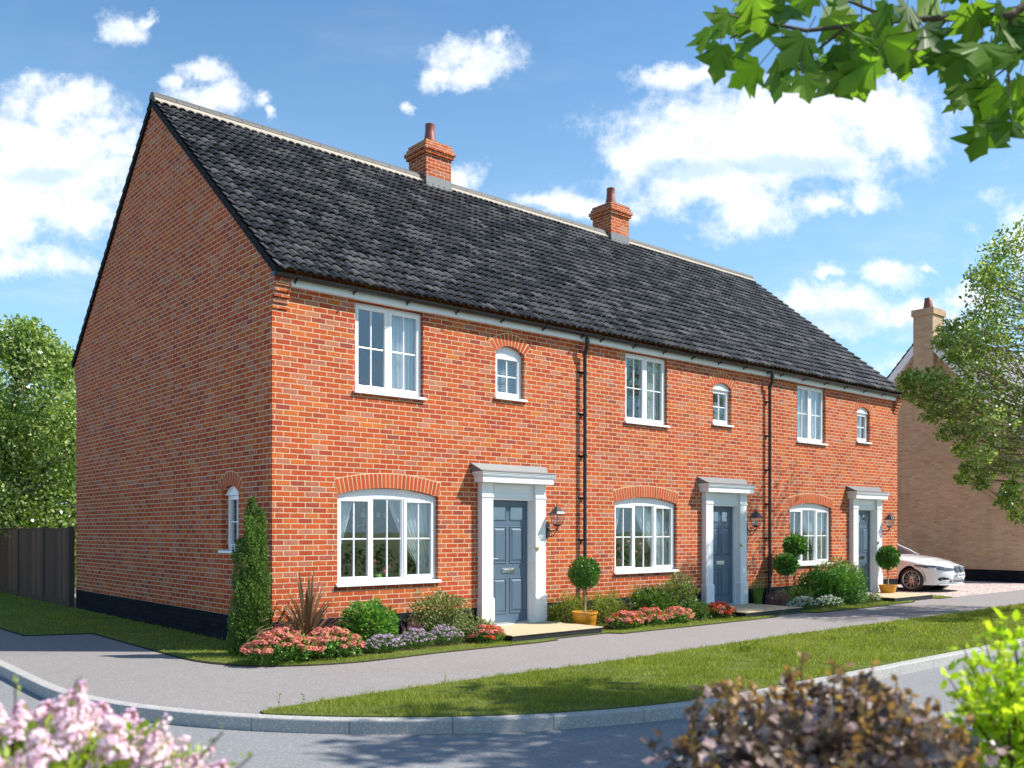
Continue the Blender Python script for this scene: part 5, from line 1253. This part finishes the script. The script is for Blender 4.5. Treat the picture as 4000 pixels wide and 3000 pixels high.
# inner arches and floor
mb = MB(); mb.box(-.78, .78, .35, LEN - .3, .17, .30)
for a in AX:
    for s_ in (-1, 1):
        mb.lathe([(WR * 1.13, -.14), (WR * 1.13, .14)], 24, (s_ * .50, a, WR + .015), axis='x')
        ths = np.linspace(-.15, math.pi + .15, 19); mb.grid([[(s_ * x_, a + (WR * 1.135) * math.cos(h_), WR + .015 + (WR * 1.135) * math.sin(h_)) for h_ in ths] for x_ in (.63, .88)])
mb.build('underbody', M['cardark'], CAR)
# cabin: glass house and roof
gh = []
T_rf = [(1.45, 1.00), (1.75, 1.17), (2.1, 1.33), (2.5, 1.405), (2.9, 1.42), (3.3, 1.385), (3.8, 1.20), (4.15, 1.04)]
gl_rows, rf_rows = [], []
for l in np.linspace(1.45, 4.15, 28):
    rz = interp(T_rf, l); sh = interp(T_sh, l) - .01; hw = interp(T_hw, l) * .93; tw = hw - (rz - sh) * .48
    gl_rows.append([(-hw, l, sh), (-(hw + tw) / 2 - .01, l, (sh + rz) / 2), (-tw, l, rz - .04), (-tw * .6, l, rz - .008), (0, l, rz), (tw * .6, l, rz - .008), (tw, l, rz - .04), ((hw + tw) / 2 + .01, l, (sh + rz) / 2), (hw, l, sh)])
    if 2.15 < l < 3.5: rf_rows.append([(-tw - .005, l, rz - .05), (-tw, l, rz - .03), (-tw * .6, l, rz + .006), (0, l, rz + .014), (tw * .6, l, rz + .006), (tw, l, rz - .03), (tw + .005, l, rz - .05)])
mb = MB(); mb.grid(gl_rows); mb.build('glasshouse', M['carglass'], CAR, smooth=True)
mb = MB(); mb.grid(rf_rows); mb.build('roof', M['paint'], CAR, smooth=True, solid=.02)
for s_ in (-1, 1):
    mb = MB(); pp = []
    for l in np.linspace(1.42, 2.25, 8):
        rz = interp(T_rf, max(l, 1.45)); sh = interp(T_sh, l); hw = interp(T_hw, l) * .93; tw = hw - (rz - sh) * .48; pp.append((s_ * (tw + .012), l, rz - .035))
    mb.tube(pp, .032, 8); mb.build('windscreen_pillar', M['paint'], CAR, smooth=True)
    mb = MB(); mb.lathe([(0, -.09), (.05, -.08), (.078, -.04), (.082, .0), (.07, .05), (.03, .09), (0, .10)], 14, (s_ * .98, 1.78, 1.0), axis='x'); mb.tube([(s_ * .86, 1.78, .93), (s_ * .93, 1.78, .97)], .025, 6); mb.build('wing_mirror', M['paint'], CAR, smooth=True)
# wheels
def mk_wheel():
    mb = MB(); R_ = WR; mb.lathe([(.235, -.105), (.245, -.115), (R_ - .03, -.115), (R_ - .008, -.10), (R_, -.07), (R_, .07), (R_ - .008, .10), (R_ - .03, .115), (.245, .115), (.235, .105), (.235, -.105)], 48, axis='x', caps=False)
    w = mb.build('wheel', M['tyre'], CAR, smooth=True); w.modifiers.new('e', 'EDGE_SPLIT').split_angle = math.radians(50)
    rm = MB(); rm.lathe([(.232, -.10), (.244, -.118), (.236, -.122), (.222, -.108), (.215, -.02), (.215, .09)], 48, axis='x', caps=False)
    for q in range(20):
        a = 2 * math.pi * q / 20 + (.05 if q % 2 else -.05)
        ca, sa = math.cos(a), math.sin(a); wdt = .0075
        def R2(r, t, x_): return (x_, r * ca - t * sa, r * sa + t * ca)
        rm.hexa([R2(.05, -wdt, -.085), R2(.05, wdt, -.085), R2(.05, wdt, -.060), R2(.05, -wdt, -.060), R2(.225, -wdt * .9, -.112), R2(.225, wdt * .9, -.112), R2(.225, wdt * .9, -.08), R2(.225, -wdt * .9, -.08)])
    rm.lathe([(.0, -.098), (.028, -.098), (.034, -.094), (.060, -.088), (.062, -.055)], 20, axis='x')
    rm.build('rim', M['alloy'], w)
    dk = MB(); dk.lathe([(.0, -.03), (.15, -.03), (.15, -.01), (.0, -.01)], 30, axis='x'); dk.build('brake_disc', M['grey'], w)
    bk = MB(); bk.lathe([(.0, .02), (.213, .02), (.213, .03), (.0, .03)], 30, axis='x'); bk.build('inner_wheel', M['cardark'], w)
    return w
w0 = mk_wheel()
def cp(o_, par):
    c = o_.copy(); COL.objects.link(c); c.parent = par
    for ch_ in o_.children: cp(ch_, c)
    return c
for j, (a, s_) in enumerate([(a, s_) for a in AX for s_ in (-1, 1)]):
    w_ = w0 if j == 0 else cp(w0, CAR); w_.location = (s_ * .785, a, WR); w_.rotation_euler = (0, 0, 0 if s_ < 0 else math.pi)
# face: kidney grilles, lamps, intakes, plate, badge
def patch(name, pts2, off, mat, par, n=10):
    """curved patch on the fascia: pts2 = list of (w, z_low, z_high)"""
    rws = [[front_pt(w, a + (c_ - a) * f, off) for (w, a, c_) in pts2] for f in np.linspace(0, 1, n)]
    m_ = MB(); m_.grid(rws); return m_.build(name, mat, par, smooth=True, solid=.012)
for s_ in (-1, 1):
    gp = [(s_ * w, a, c_) for (w, a, c_) in ((.025, .545, .685), (.05, .530, .692), (.15, .528, .690), (.22, .545, .682), (.255, .575, .672))]
    g_ = patch('grille', [(s_ * abs(w) * 1.0, a - .012, c_ + .010) for (w, a, c_) in gp], .004, M['chrome'], CAR)
    patch('grille_mesh', gp, .016, M['cardark'], g_)
    for q in range(9):
        w = s_ * (.045 + q * .024); b3 = MB(); p0, p1 = front_pt(w, .540, .026), front_pt(w, .680, .026); pm_ = front_pt(w, .61, .030)
        b3.tube([p0, pm_, p1], .0045, 5); b3.build('grille_bar', M['grey'], g_)
    # headlamp wraps round the corner: built on the side/front shell
    def shell(w_, z):      # w_ 0..1 from inner end to outer/rear end
        if w_ < .55:
            w = .30 + (.72 - .30) * w_ / .55; p = front_pt(w, z, .008); k2 = min(1, w_ / .55) ** 2; return (s_ * p[0], p[1], z)
        f = (w_ - .55) / .45; p0 = front_pt(.72, z, .008); l1 = .62; p1 = dfm(l1, interp(T_hw, l1) * 1.004, z)
        q0 = Vector((p0[0], p0[1], z)); q1 = Vector((p1[0], p1[1], z)); mid = q0.lerp(q1, .5) + Vector((.055, -.05, 0)); r_ = q0 * (1 - f) ** 2 + mid * 2 * f * (1 - f) + q1 * f * f; return (s_ * r_[0], r_[1], z)
    zl = lambda t_: .585 + .02 * t_ + .09 * max(0, t_ - .55) / .45 * 1.1; zh_ = lambda t_: .645 + .085 * min(1, t_ * 1.5) - .0 * t_
    rws = [[shell(t_, zl(t_) + (max(zh_(t_), zl(t_) + .004) - zl(t_)) * f) for t_ in np.linspace(0, 1, 18)] for f in np.linspace(0, 1, 6)]
    m_ = MB(); m_.grid(rws); hl = m_.build('headlight', M['lampclear'], CAR, smooth=True, solid=.016)
    for t_ in (.32, .58):
        z = .655; c_ = Vector(shell(t_, z)); n_ = Vector((s_ * (.25 + t_ * .9), -1, 0)).normalized(); side_ = Vector((n_.y, -n_.x, 0)); m_ = MB()
        m_.tube([c_ + n_ * .012 + side_ * .033 * math.cos(a) + Vector((0, 0, .034 * math.sin(a))) for a in np.linspace(0, 2 * math.pi, 17)], .0045, 5, caps=False); m_.build('lamp_ring', M['lampring'], hl)
    patch('fog_recess', [(s_ * w, a, c_) for (w, a, c_) in ((.44, .33, .355), (.52, .315, .40), (.62, .31, .42), (.70, .32, .40), (.735, .34, .37))], .004, M['cardark'], CAR)
    m_ = MB(); p = front_pt(s_ * .67, .355, .012); m_.lathe([(0, -.02), (.030, -.015), (.034, 0)], 14, p, axis='y'); m_.build('fog_lamp', M['lampclear'], CAR)
    m_ = MB(); m_.tube([front_pt(s_ * w, .325, .014) for w in (.45, .55, .65)], .008, 6); m_.build('trim_strip', M['chrome'], CAR)
    mb = MB(); pts_ = [dfm(l, s_ * interp(T_hw, l) * 1.003, z) for (l, z) in ((1.35, .80), (1.35, .30))]
    mb.tube([(p_[0], p_[1], p_[2]) for p_ in pts_], .004, 4); mb.build('door_seam', M['cardark'], CAR)
patch('lower_intake', [(w, .265, .33) for w in np.linspace(-.43, .43, 15)], .004, M['cardark'], CAR)
for z in (.285, .308): m_ = MB(); m_.tube([front_pt(w, z, .018) for w in np.linspace(-.40, .40, 13)], .004, 5); m_.build('intake_bar', M['grey'], CAR)
m_ = MB(); m_.grid([[ (front_pt(w, .215, .05)[0], front_pt(w, .215, .06)[1] + d_, .20 + z) for w in np.linspace(-.74, .74, 21)] for (d_, z) in ((.08, .0), (0, .0), (0, .02), (.08, .035))]); m_.build('splitter', M['paint'], CAR, smooth=False, solid=.006)
pl = MB(); yp = front_pt(0, .46)[1] - .022; pl.box(-.26, .26, yp - .006, yp + .006, .405, .515); plate = pl.build('number_plate', M['plate'], CAR, bevel=.003)
pl = MB(); pl.box(-.257, -.205, yp - .0085, yp - .0062, .408, .512); pl.build('blue_band', M['plateblue'], plate)
tcu = bpy.data.curves.new('plate_text', 'FONT'); tcu.body = 'YD66 XWV'; tcu.size = .105; tcu.align_x = 'CENTER'; tcu.align_y = 'CENTER'; tcu.extrude = .001
tob = bpy.data.objects.new('tmp', tcu); COL.objects.link(tob); bpy.context.view_layer.update()
tme = bpy.data.meshes.new_from_object(tob.evaluated_get(bpy.context.evaluated_depsgraph_get())); bpy.data.objects.remove(tob)
to = link(tme, 'registration', M['ink'], plate); to.location = (.03, yp - .0085, .460); to.rotation_euler = (math.radians(90), 0, 0); to.scale = (.80, 1, 1)
m_ = MB(); p = front_pt(0, .70, 0); m_.lathe([(0, -.012), (.030, -.010), (.036, 0)], 20, (0, p[1] + .02, .722), axis='y'); bdg = m_.build('badge', M['lampring'], CAR)
m_ = MB(); m_.prism([(0, .722), (.024, .722), (.017, .739), (0, .746)], 'y', p[1] + .0072, p[1] + .0078); m_.prism([(0, .722), (-.024, .722), (-.017, .705), (0, .698)], 'y', p[1] + .0072, p[1] + .0078); m_.build('badge_quarters', M['plateblue'], bdg)

# ================================================================== trees
def VA(px_, py_, d): 
    """heading / height / distance from the viewpoint -> world point"""
    r_ = (px_ - 2000) / 3590 * d; p = EYE + RGT * r_ + FWD * d; return Vector((p.x, p.y, 1.67 + (2072 - py_) / 3590 * d))


def tree(name, label, base, trunk_pts, clumps, per, L, Wd, mat, trunk_r=.18, shape='diamond', limbs=True, group=None, barkmat='bark', droop=0):
    T = thing(name, label, 'tree', base, group=group); b = Vector(base)
    tp = [Vector(p) - b for p in trunk_pts]; mb = MB(); n = len(tp); mb.tube(tp, [trunk_r * (1 - .75 * i / (n - 1)) for i in range(n)], 10)
    if limbs:
        for c_, r_ in clumps:
            c2 = Vector(c_) - b; zt = min(max(c2.z - (c2 - tp[0]).xy.length * .45, tp[0].z + .8), tp[-1].z); 
            best = min(range(n), key=lambda i: abs(tp[i].z - zt)); s_ = tp[best]; mid = s_.lerp(c2, .5) + Vector((random.uniform(-.2, .2), random.uniform(-.2, .2), .25 * (c2 - s_).length * .35))
            k0 = max(.012, trunk_r * .28); mb.tube([s_, mid, c2], [k0, k0 * .55, .008], 6)
            for q in range(4):
                d_ = Vector(RNG.normal(size=3)); d_.normalize(); mb.tube([s_.lerp(c2, .7), c2 + d_ * r_ * .8], [.010, .004], 4)
    mb.build('trunk', M[barkmat], T, smooth=True)
    P, D = clump_pts([Vector(c_) - b for c_, _ in clumps], [r_ for _, r_ in clumps], per); D = D * .7 + RNG.normal(0, .8, D.shape); D[:, 2] -= droop
    leaves('crown', P, D, L * (.6 + .7 * RNG.random(len(P))), Wd * (.7 + .6 * RNG.random(len(P))), M[mat], T, shape=shape)
    return T


# big tree behind the fence, on the left
cl = []
rs = random.Random(3)
for q in range(150):
    px_ = rs.uniform(-420, 420); top = 1330 + 90 * abs(math.sin(px_ * .018 + 1.2)) + max(0, px_ - 150) * .75 + (120 if px_ < -100 else 0)
    py_ = rs.uniform(top + 40, 2250); cl.append((VA(px_, py_, rs.uniform(24.5, 28.5)), rs.uniform(.8, 1.3)))
for (px_, py_) in ((20, 1330), (120, 1300), (70, 1290), (150, 1330), (210, 1380), (225, 1400), (280, 1420), (-30, 1360), (50, 1400), (170, 1420), (110, 1380), (260, 1470)): cl.append((VA(px_, py_, rs.uniform(25.5, 27)), .55))
b0 = VA(60, 2300, 27); b0 = Vector((b0.x, b0.y, -.05))
tree('broadleaf_tree', 'large leafy tree rising behind the dark timber fence on the left', b0, [b0, VA(70, 2050, 27), VA(40, 1800, 27), VA(70, 1500, 27)], cl, 420, .115, .078, 'leaf_tree', .22)
cl = []
for q in range(60):
    px_ = rs.uniform(-300, 900); py_ = rs.uniform(1560, 2100); cl.append((VA(px_, py_, rs.uniform(34, 38)), rs.uniform(.9, 1.4)))
b0 = VA(500, 2300, 36); b0 = Vector((b0.x, b0.y, -.1))
tree('broadleaf_tree', 'farther tree filling the gaps behind the big tree and the fence', b0, [b0, VA(500, 1900, 36), VA(480, 1650, 36)], cl, 220, .20, .14, 'leaf_tree', .25)

# birch hanging in from the right in front of the buff house
cl = []
OUT = [(3960, 930, .30), (3990, 1010, .4), (3900, 985, .28), (3930, 1060, .35), (3850, 1060, .22), (3990, 1120, .45), (3880, 1110, .3), (3830, 1090, .22), (3860, 1170, .35), (3950, 1200, .45), (3840, 1230, .3), (3890, 1270, .4), (3990, 1290, .5), (3830, 1290, .3),
       (3810, 1330, .28), (3760, 1280, .2), (3700, 1290, .18), (3740, 1330, .22), (3690, 1340, .16), (3790, 1370, .25), (3860, 1360, .35), (3930, 1380, .4), (3990, 1430, .45), (3850, 1440, .3), (3780, 1420, .2), (3720, 1390, .14),
       (3640, 1470, .18), (3570, 1470, .14), (3540, 1480, .12), (3600, 1500, .16), (3690, 1500, .2), (3750, 1510, .22), (3560, 1540, .14), (3620, 1560, .18), (3700, 1570, .24), (3780, 1560, .28), (3850, 1530, .3), (3930, 1540, .35), (3990, 1580, .35), (3530, 1500, .10),
       (3640, 1620, .16), (3720, 1630, .2), (3800, 1640, .25), (3880, 1640, .28), (3960, 1660, .3), (3700, 1690, .16), (3780, 1700, .2), (3850, 1720, .24), (3940, 1740, .28), (3760, 1760, .14), (3830, 1780, .18), (3900, 1800, .2), (3980, 1830, .2),
       (3790, 1830, .13), (3850, 1850, .14), (3760, 1870, .10), (3830, 1890, .10), (3940, 1930, .12), (3930, 1960, .14), (3980, 1940, .2), (3985, 2010, .16), (3950, 1900, .13)]
for (px_, py_, r_) in OUT: cl.append((VA(px_, py_, 18.6 + rs.uniform(-.9, .9)), r_ * 1.5))
for q in range(46): cl.append((VA(rs.uniform(4050, 4900), rs.uniform(650, 1850), 18.6 + rs.uniform(-2.2, 2.0)), rs.uniform(.4, .7)))
b0 = VA(4420, 2300, 18.8); b0 = Vector((b0.x, b0.y, 0))
birch = tree('birch_tree', 'light leaved birch reaching in from the right before the buff brick house', b0, [b0, VA(4410, 1900, 18.8), VA(4380, 1400, 18.8), VA(4350, 950, 18.8)], cl, 250, .080, .055, 'leaf_birch', .10, barkmat='stem')

# street trees standing out of frame to the right of the viewpoint: they shade the road
def crown_clumps(c, r, n, rr=(.5, .9)):
    o_ = []
    for q in range(n):
        d_ = Vector(RNG.normal(size=3)).normalized() * (rs.random() ** .4); o_.append((Vector(c) + Vector((d_.x * r[0], d_.y * r[1], d_.z * r[2])), rs.uniform(*rr)))
    return o_
tree('maple_tree', 'maple standing on the near side of the road, right of the view', (5.6, -12.2, 0), [(5.6, -12.2, 0), (5.6, -12.2, 2.2), (5.4, -12, 4), (5.2, -11.8, 7)], crown_clumps((5.1, -11.4, 7.0), (2.6, 2.3, 1.9), 58, (.35, .65)), 130, .15, .13, 'leaf_maple', .16)
tree('maple_tree', 'maple beside the viewpoint on the near pavement', (3.4, -14.6, 0), [(3.4, -14.6, 0), (3.4, -14.6, 2), (3.3, -14.5, 4), (3.2, -14.4, 7)], crown_clumps((3.9, -15.2, 6.6), (2.2, 2.0, 1.8), 34, (.35, .65)), 120, .15, .13, 'leaf_maple', .16)
# unseen dark hedge, added behind the viewpoint for the window panes to mirror
hg = []
for q in range(70): hg.append((Vector((-6 + q * .72, -17.8 + rs.uniform(-.25, .25), rs.uniform(.25, 1.0))), .55))
tree('hedge', 'unseen hedge added behind the viewpoint as a dark reflection for the windows', (0, -17.8, -.1), [(0, -17.8, -.1), (0, -17.8, .5), (0, -17.8, 1)], hg, 130, .12, .09, 'leaf_dark', .06, limbs=False)['category'] = 'hedge'

# ---------------------------------------------------------------- maple branch overhead, top right
def VB(a, b_, d): return VA(a, b_, d * 1.25)
T = thing('maple_branch', 'overhanging maple branch with lobed green leaves at the top right of the view', 'branch', tuple(VB(4700, -700, 3.4)))
bT = T.location.copy(); mb = MB()
main = [VB(4700, -700, 3.4), VB(4300, -200, 3.2), VB(3950, 60, 3.1), VB(3500, 80, 3.05), VB(3150, 120, 3.0), VB(2850, 60, 2.95)]
sec = [[VB(3950, 60, 3.1), VB(3930, 230, 3.1), VB(3960, 420, 3.1)], [VB(4100, -60, 3.2), VB(3950, 250, 3.3), VB(3850, 330, 3.35)], [VB(3500, 80, 3.05), VB(3330, 10, 3.3), VB(3100, -60, 3.4)], [VB(3700, 70, 3.1), VB(3600, 180, 3.0), VB(3480, 230, 3.0)], [VB(3300, 110, 3.0), VB(3150, 230, 3.1)], [VB(3000, 90, 2.95), VB(2850, 150, 3.1)]]
mb.tube([p - bT for p in main], [.035, .026, .018, .012, .008, .004], 8)
for s_ in sec: mb.tube([p - bT for p in s_], [.010, .006, .003][:len(s_)] if len(s_) == 3 else [.008, .003], 6)
twigs = mb
LP, LD, LN, LS = [], [], [], []
spots = [(2790, 110), (2870, 60), (2960, 30), (2960, 170), (3040, 100), (3060, 230), (3120, 40), (3160, 150), (3180, 250), (3250, 70), (3270, 210), (3340, 130), (3330, 30), (3420, 60), (3420, 170), (3500, 110), (3560, 30), (3560, 190), (3620, 110), (3640, 230), (3700, 50), (3700, 160), (3760, 240), (3780, 110), (3840, 40), (3850, 180), (3850, 300), (3900, 250), (3930, 120), (3930, 340),
         (3960, 400), (3990, 220), (3780, 330), (3740, 290), (3880, 440), (3990, 320), (3810, 20), (3910, 20), (3480, 20), (3200, -20), (3060, -40), (2920, -40), (3660, -20), (3100, 190), (3450, 150), (3880, 500), (3960, 480), (2900, 230), (2980, 260), (3080, 290), (3150, 300), (3240, 290), (3350, 240), (3430, 230), (3000, 110), (3230, 150), (3300, 180), (3380, 90), (3540, 120), (3600, 230), (3690, 210), (3800, 180), (3900, 180), (3930, 60), (3980, 130), (3820, 380), (2830, 180)]
for q in range(34): spots.append((rs.uniform(2900, 4300), rs.uniform(-350, 0)))
for q in range(16): spots.append((rs.uniform(4010, 4250), rs.uniform(-100, 450)))
for (px_, py_) in spots:
    dpt = rs.uniform(2.75, 3.35); p = VB(px_ - 15, py_ - 5, dpt)
    dr_ = RGT * rs.uniform(-1.0, .55) + Vector((0, 0, -1)) * rs.uniform(.25, 1.0) + FWD * rs.uniform(-.5, .5)
    nm = -FWD * rs.uniform(.3, 1.0) + Vector((0, 0, rs.uniform(-.2, .9))) + RGT * rs.uniform(-.6, .6)
    LP.append(p - bT); LD.append(dr_); LN.append(nm); LS.append(rs.uniform(.12, .185))
    up_ = p - bT - dr_.normalized() * .07 + Vector((0, 0, .03)); twigs.tube([up_, p - bT], [.0022, .0018], 4, caps=False)
twigs.build('twigs', M['bark'], T, smooth=True)
LS = np.array(LS); leaves('leaves', np.array(LP), np.array(LD), LS, LS * .98, M['leaf_maple'], T, shape='maple', N=np.array(LN), bend=.05)

# ================================================================== blurred shrubs close to the viewpoint
# lilac, bottom left
cL = VA(60, 3100, 2.15)
T = thing('lilac_bush', 'pink and white lilac in flower at the bottom left, close to the viewpoint', 'shrub', (cL.x, cL.y, 0))
R0 = np.array([.46, .46, .34]); zc = 1.67 - (3050 - 2072) / 3590 * 2.15 - .22
P, D = blob_pts(9000, (0, 0, zc), R0 * 1.0, lump=.10, shell=.5, seed=4); D += RNG.normal(0, .6, D.shape)
leaves('foliage', P, D, .030 * (.6 + .8 * RNG.random(len(P))), .017, M['leaf_lilac'], T, shape='oval')
n = 150; pan = []
h = RNG.random(n); rr = (.028 * (1 - h) ** .6 + .004) * (.6 + .55 * RNG.random(n)); a = RNG.uniform(0, 6.28, n); rr = rr * (1 + .3 * np.sin(a * 2 + h * 9))
PP = np.stack([rr * np.cos(a), rr * np.sin(a), h * .075], 1); ND = unit(np.stack([np.cos(a), np.sin(a), np.full(n, .5)], 1))
o_ = leaves('panicle', PP, np.cross(ND, RNG.normal(size=(n, 3))), .016, .013, M['fl_lilac'], None, shape='oval', N=ND); pme = o_.data; bpy.data.objects.remove(o_)
rs = random.Random(12); cnt = 0; st = MB(); placed = []
while cnt < 100:
    d_ = Vector((rs.gauss(0, 1), rs.gauss(0, 1), rs.gauss(.15, .8))).normalized()
    if d_.z < -.35: continue
    if (FWD.dot(d_) > .55 and d_.z < .3): continue
    if any((d_ - e_).length < .145 for e_ in placed): continue
    placed.append(d_); k_ = rs.uniform(.93, 1.08); p = Vector((d_.x * R0[0] * k_, d_.y * R0[1] * k_, zc + d_.z * R0[2] * k_))
    o_ = bpy.data.objects.new('flower_panicle', pme); COL.objects.link(o_); o_.parent = T; o_.location = p
    s_ = rs.uniform(.7, 1.2); o_.scale = (s_ * 1.1, s_ * 1.1, s_ * rs.uniform(.8, 1.15)); up_ = (d_ * .7 + Vector((rs.gauss(0, .25), rs.gauss(0, .25), .7))).normalized(); o_.rotation_euler = up_.to_track_quat('Z', 'Y').to_euler(); cnt += 1
    st.tube([(0, 0, zc - .2), p * .9 + Vector((0, 0, zc * .1)), p], .004, 4)
for q in range(7): a = q * .9; st.tube([(.05 * math.cos(a), .05 * math.sin(a), 0), (.15 * math.cos(a), .15 * math.sin(a), .5), (.3 * math.cos(a), .3 * math.sin(a), zc + .1)], [.014, .010, .005], 6)
for (px_, py_, dd) in ((870, 2860, 2.0), (985, 2950, 2.0), (300, 2655, 2.1), (60, 2640, 2.1)):
    p = VA(px_, py_, dd) - T.location; st.tube([Vector((.1, 0, zc)), p * .8 + Vector((0, 0, zc * .15)), p], .002, 4)
    leaves('shoot_leaves', np.array([tuple(p * f + Vector((.1, 0, zc)) * (1 - f)) for f in np.linspace(.72, 1.0, 9)]), RNG.normal(0, 1, (9, 3)), .022, .012, M['leaf_lilac'], T)
# the many small panicles between them, too many to count
Pq, Dq = blob_pts(210, (0, 0, zc), R0 * 1.02, lump=.06, shell=.10, seed=4); kq = (Dq[:, 2] > -.3); Pq, Dq = Pq[kq], Dq[kq]
A, B = [], []
for p_, d_ in zip(Pq, Dq):
    m_ = 46; hh = RNG.random(m_); aa = RNG.uniform(0, 6.28, m_); r_ = .024 * (1 - hh) ** .6 * (.5 + .6 * RNG.random(m_)) + .003; up_ = unit(d_ * .7 + RNG.normal(0, .25, 3) + np.array([0, 0, .7])); s1_ = unit(np.cross(up_, [.3, .9, .1])); s2_ = np.cross(up_, s1_)
    A.append(p_ + up_ * (hh * .07)[:, None] + s1_ * (r_ * np.cos(aa))[:, None] + s2_ * (r_ * np.sin(aa))[:, None]); B.append(s1_ * np.cos(aa)[:, None] + s2_ * np.sin(aa)[:, None] + up_ * .4)
A, B = np.concatenate(A), np.concatenate(B)
leaves('small_panicles', A, np.cross(B, RNG.normal(size=B.shape)), .014, .011, M['fl_lilac'], T, shape='oval', N=B)['kind'] = 'stuff'
st.build('stems', M['twig'], T)

# purple leaved shrub, bottom right
cP = VA(3220, 3200, 2.3); zc = 1.67 - (3060 - 2072) / 3590 * 2.3 - .045
T = thing('purple_shrub', 'purple leaved shrub with bronze tips at the bottom right, close to the viewpoint', 'shrub', (cP.x, cP.y, 0))
R0 = np.array([.42, .40, .25])
P, D = blob_pts(5600, (0, 0, zc), R0, lump=.20, shell=.6, seed=9); D = D * .8 + RNG.normal(0, .6, D.shape); N = RNG.normal(0, .6, D.shape); N[:, 2] += 1
leaves('foliage', P, D, .038 * (.6 + .6 * RNG.random(len(P))), .034, M['leaf_purple'], T, shape='lobed', N=N)
st = MB(); P2, D2 = [], []
for q in range(85):
    d_ = Vector((rs.gauss(0, 1), rs.gauss(0, 1), rs.gauss(.9, .6))).normalized()
    if d_.z < .05: continue
    p = Vector((d_.x * R0[0] * .9, d_.y * R0[1] * .9, zc + d_.z * R0[2] * .9)); ln = rs.uniform(.04, .13) * (.5 + .6 * d_.z); tip = p + Vector((d_.x * .25, d_.y * .25, 1)).normalized() * ln; st.tube([p, tip], [.003, .0015], 4)
    for j in range(11): f = .2 + .8 * j / 10; P2.append(tuple(p.lerp(tip, f))); D2.append((rs.gauss(0, 1), rs.gauss(0, 1), rs.gauss(.3, .5)))
leaves('young_leaves', np.array(P2), np.array(D2), .026, .020, M['leaf_orange'], T, shape='lobed')
for q in range(8): a = q * .8; st.tube([(.04 * math.cos(a), .04 * math.sin(a), 0), (.1 * math.cos(a), .1 * math.sin(a), .5), (.26 * math.cos(a), .26 * math.sin(a), zc + .1)], [.013, .009, .004], 6)
st.build('stems', M['twig'], T)

# lime shrub at the right edge
cY = VA(4080, 3000, 2.55)
T = thing('lime_shrub', 'yellow lime leaved shrub at the right edge, close to the viewpoint', 'shrub', (cY.x, cY.y, 0))
zc = 1.67 - (2960 - 2072) / 3590 * 2.55; P, D = blob_pts(1900, (0, 0, zc), (.27, .27, .30), lump=.25, shell=.8, seed=14); D += RNG.normal(0, .6, D.shape)
leaves('foliage', P, D, .036 * (.6 + .7 * RNG.random(len(P))), .028, M['leaf_lime'], T, shape='oval')
st = MB(); P2, D2 = [], []
for (px_, py_) in ((3870, 2400), (3900, 2470), (3960, 2520), (3820, 2560), (3780, 2640), (3760, 2520), (3840, 2480), (3990, 2440), (3720, 2700), (3940, 2600), (3700, 2640), (4060, 2420), (4120, 2380), (3880, 2560), (3810, 2680), (3960, 2470)):
    tip = VA(px_, py_, rs.uniform(2.4, 2.65)) - T.location; b_ = Vector((tip.x * .45, tip.y * .45, zc)); st.tube([b_, tip], [.004, .0015], 4)
    for j in range(26): f = .25 + .75 * j / 25; q_ = b_.lerp(tip, f); P2.append((q_.x + rs.gauss(0, .012), q_.y + rs.gauss(0, .012), q_.z + rs.gauss(0, .008))); D2.append((rs.gauss(0, 1), rs.gauss(0, 1), rs.gauss(.2, .5)))
leaves('shoot_leaves', np.array(P2), np.array(D2), .030, .024, M['leaf_lime'], T, shape='oval')
for q in range(6): a = q * 1.0; st.tube([(.03 * math.cos(a), .03 * math.sin(a), 0), (.08 * math.cos(a), .08 * math.sin(a), .5), (.18 * math.cos(a), .18 * math.sin(a), zc + .1)], [.012, .008, .004], 6)
st.build('stems', M['twig'], T)
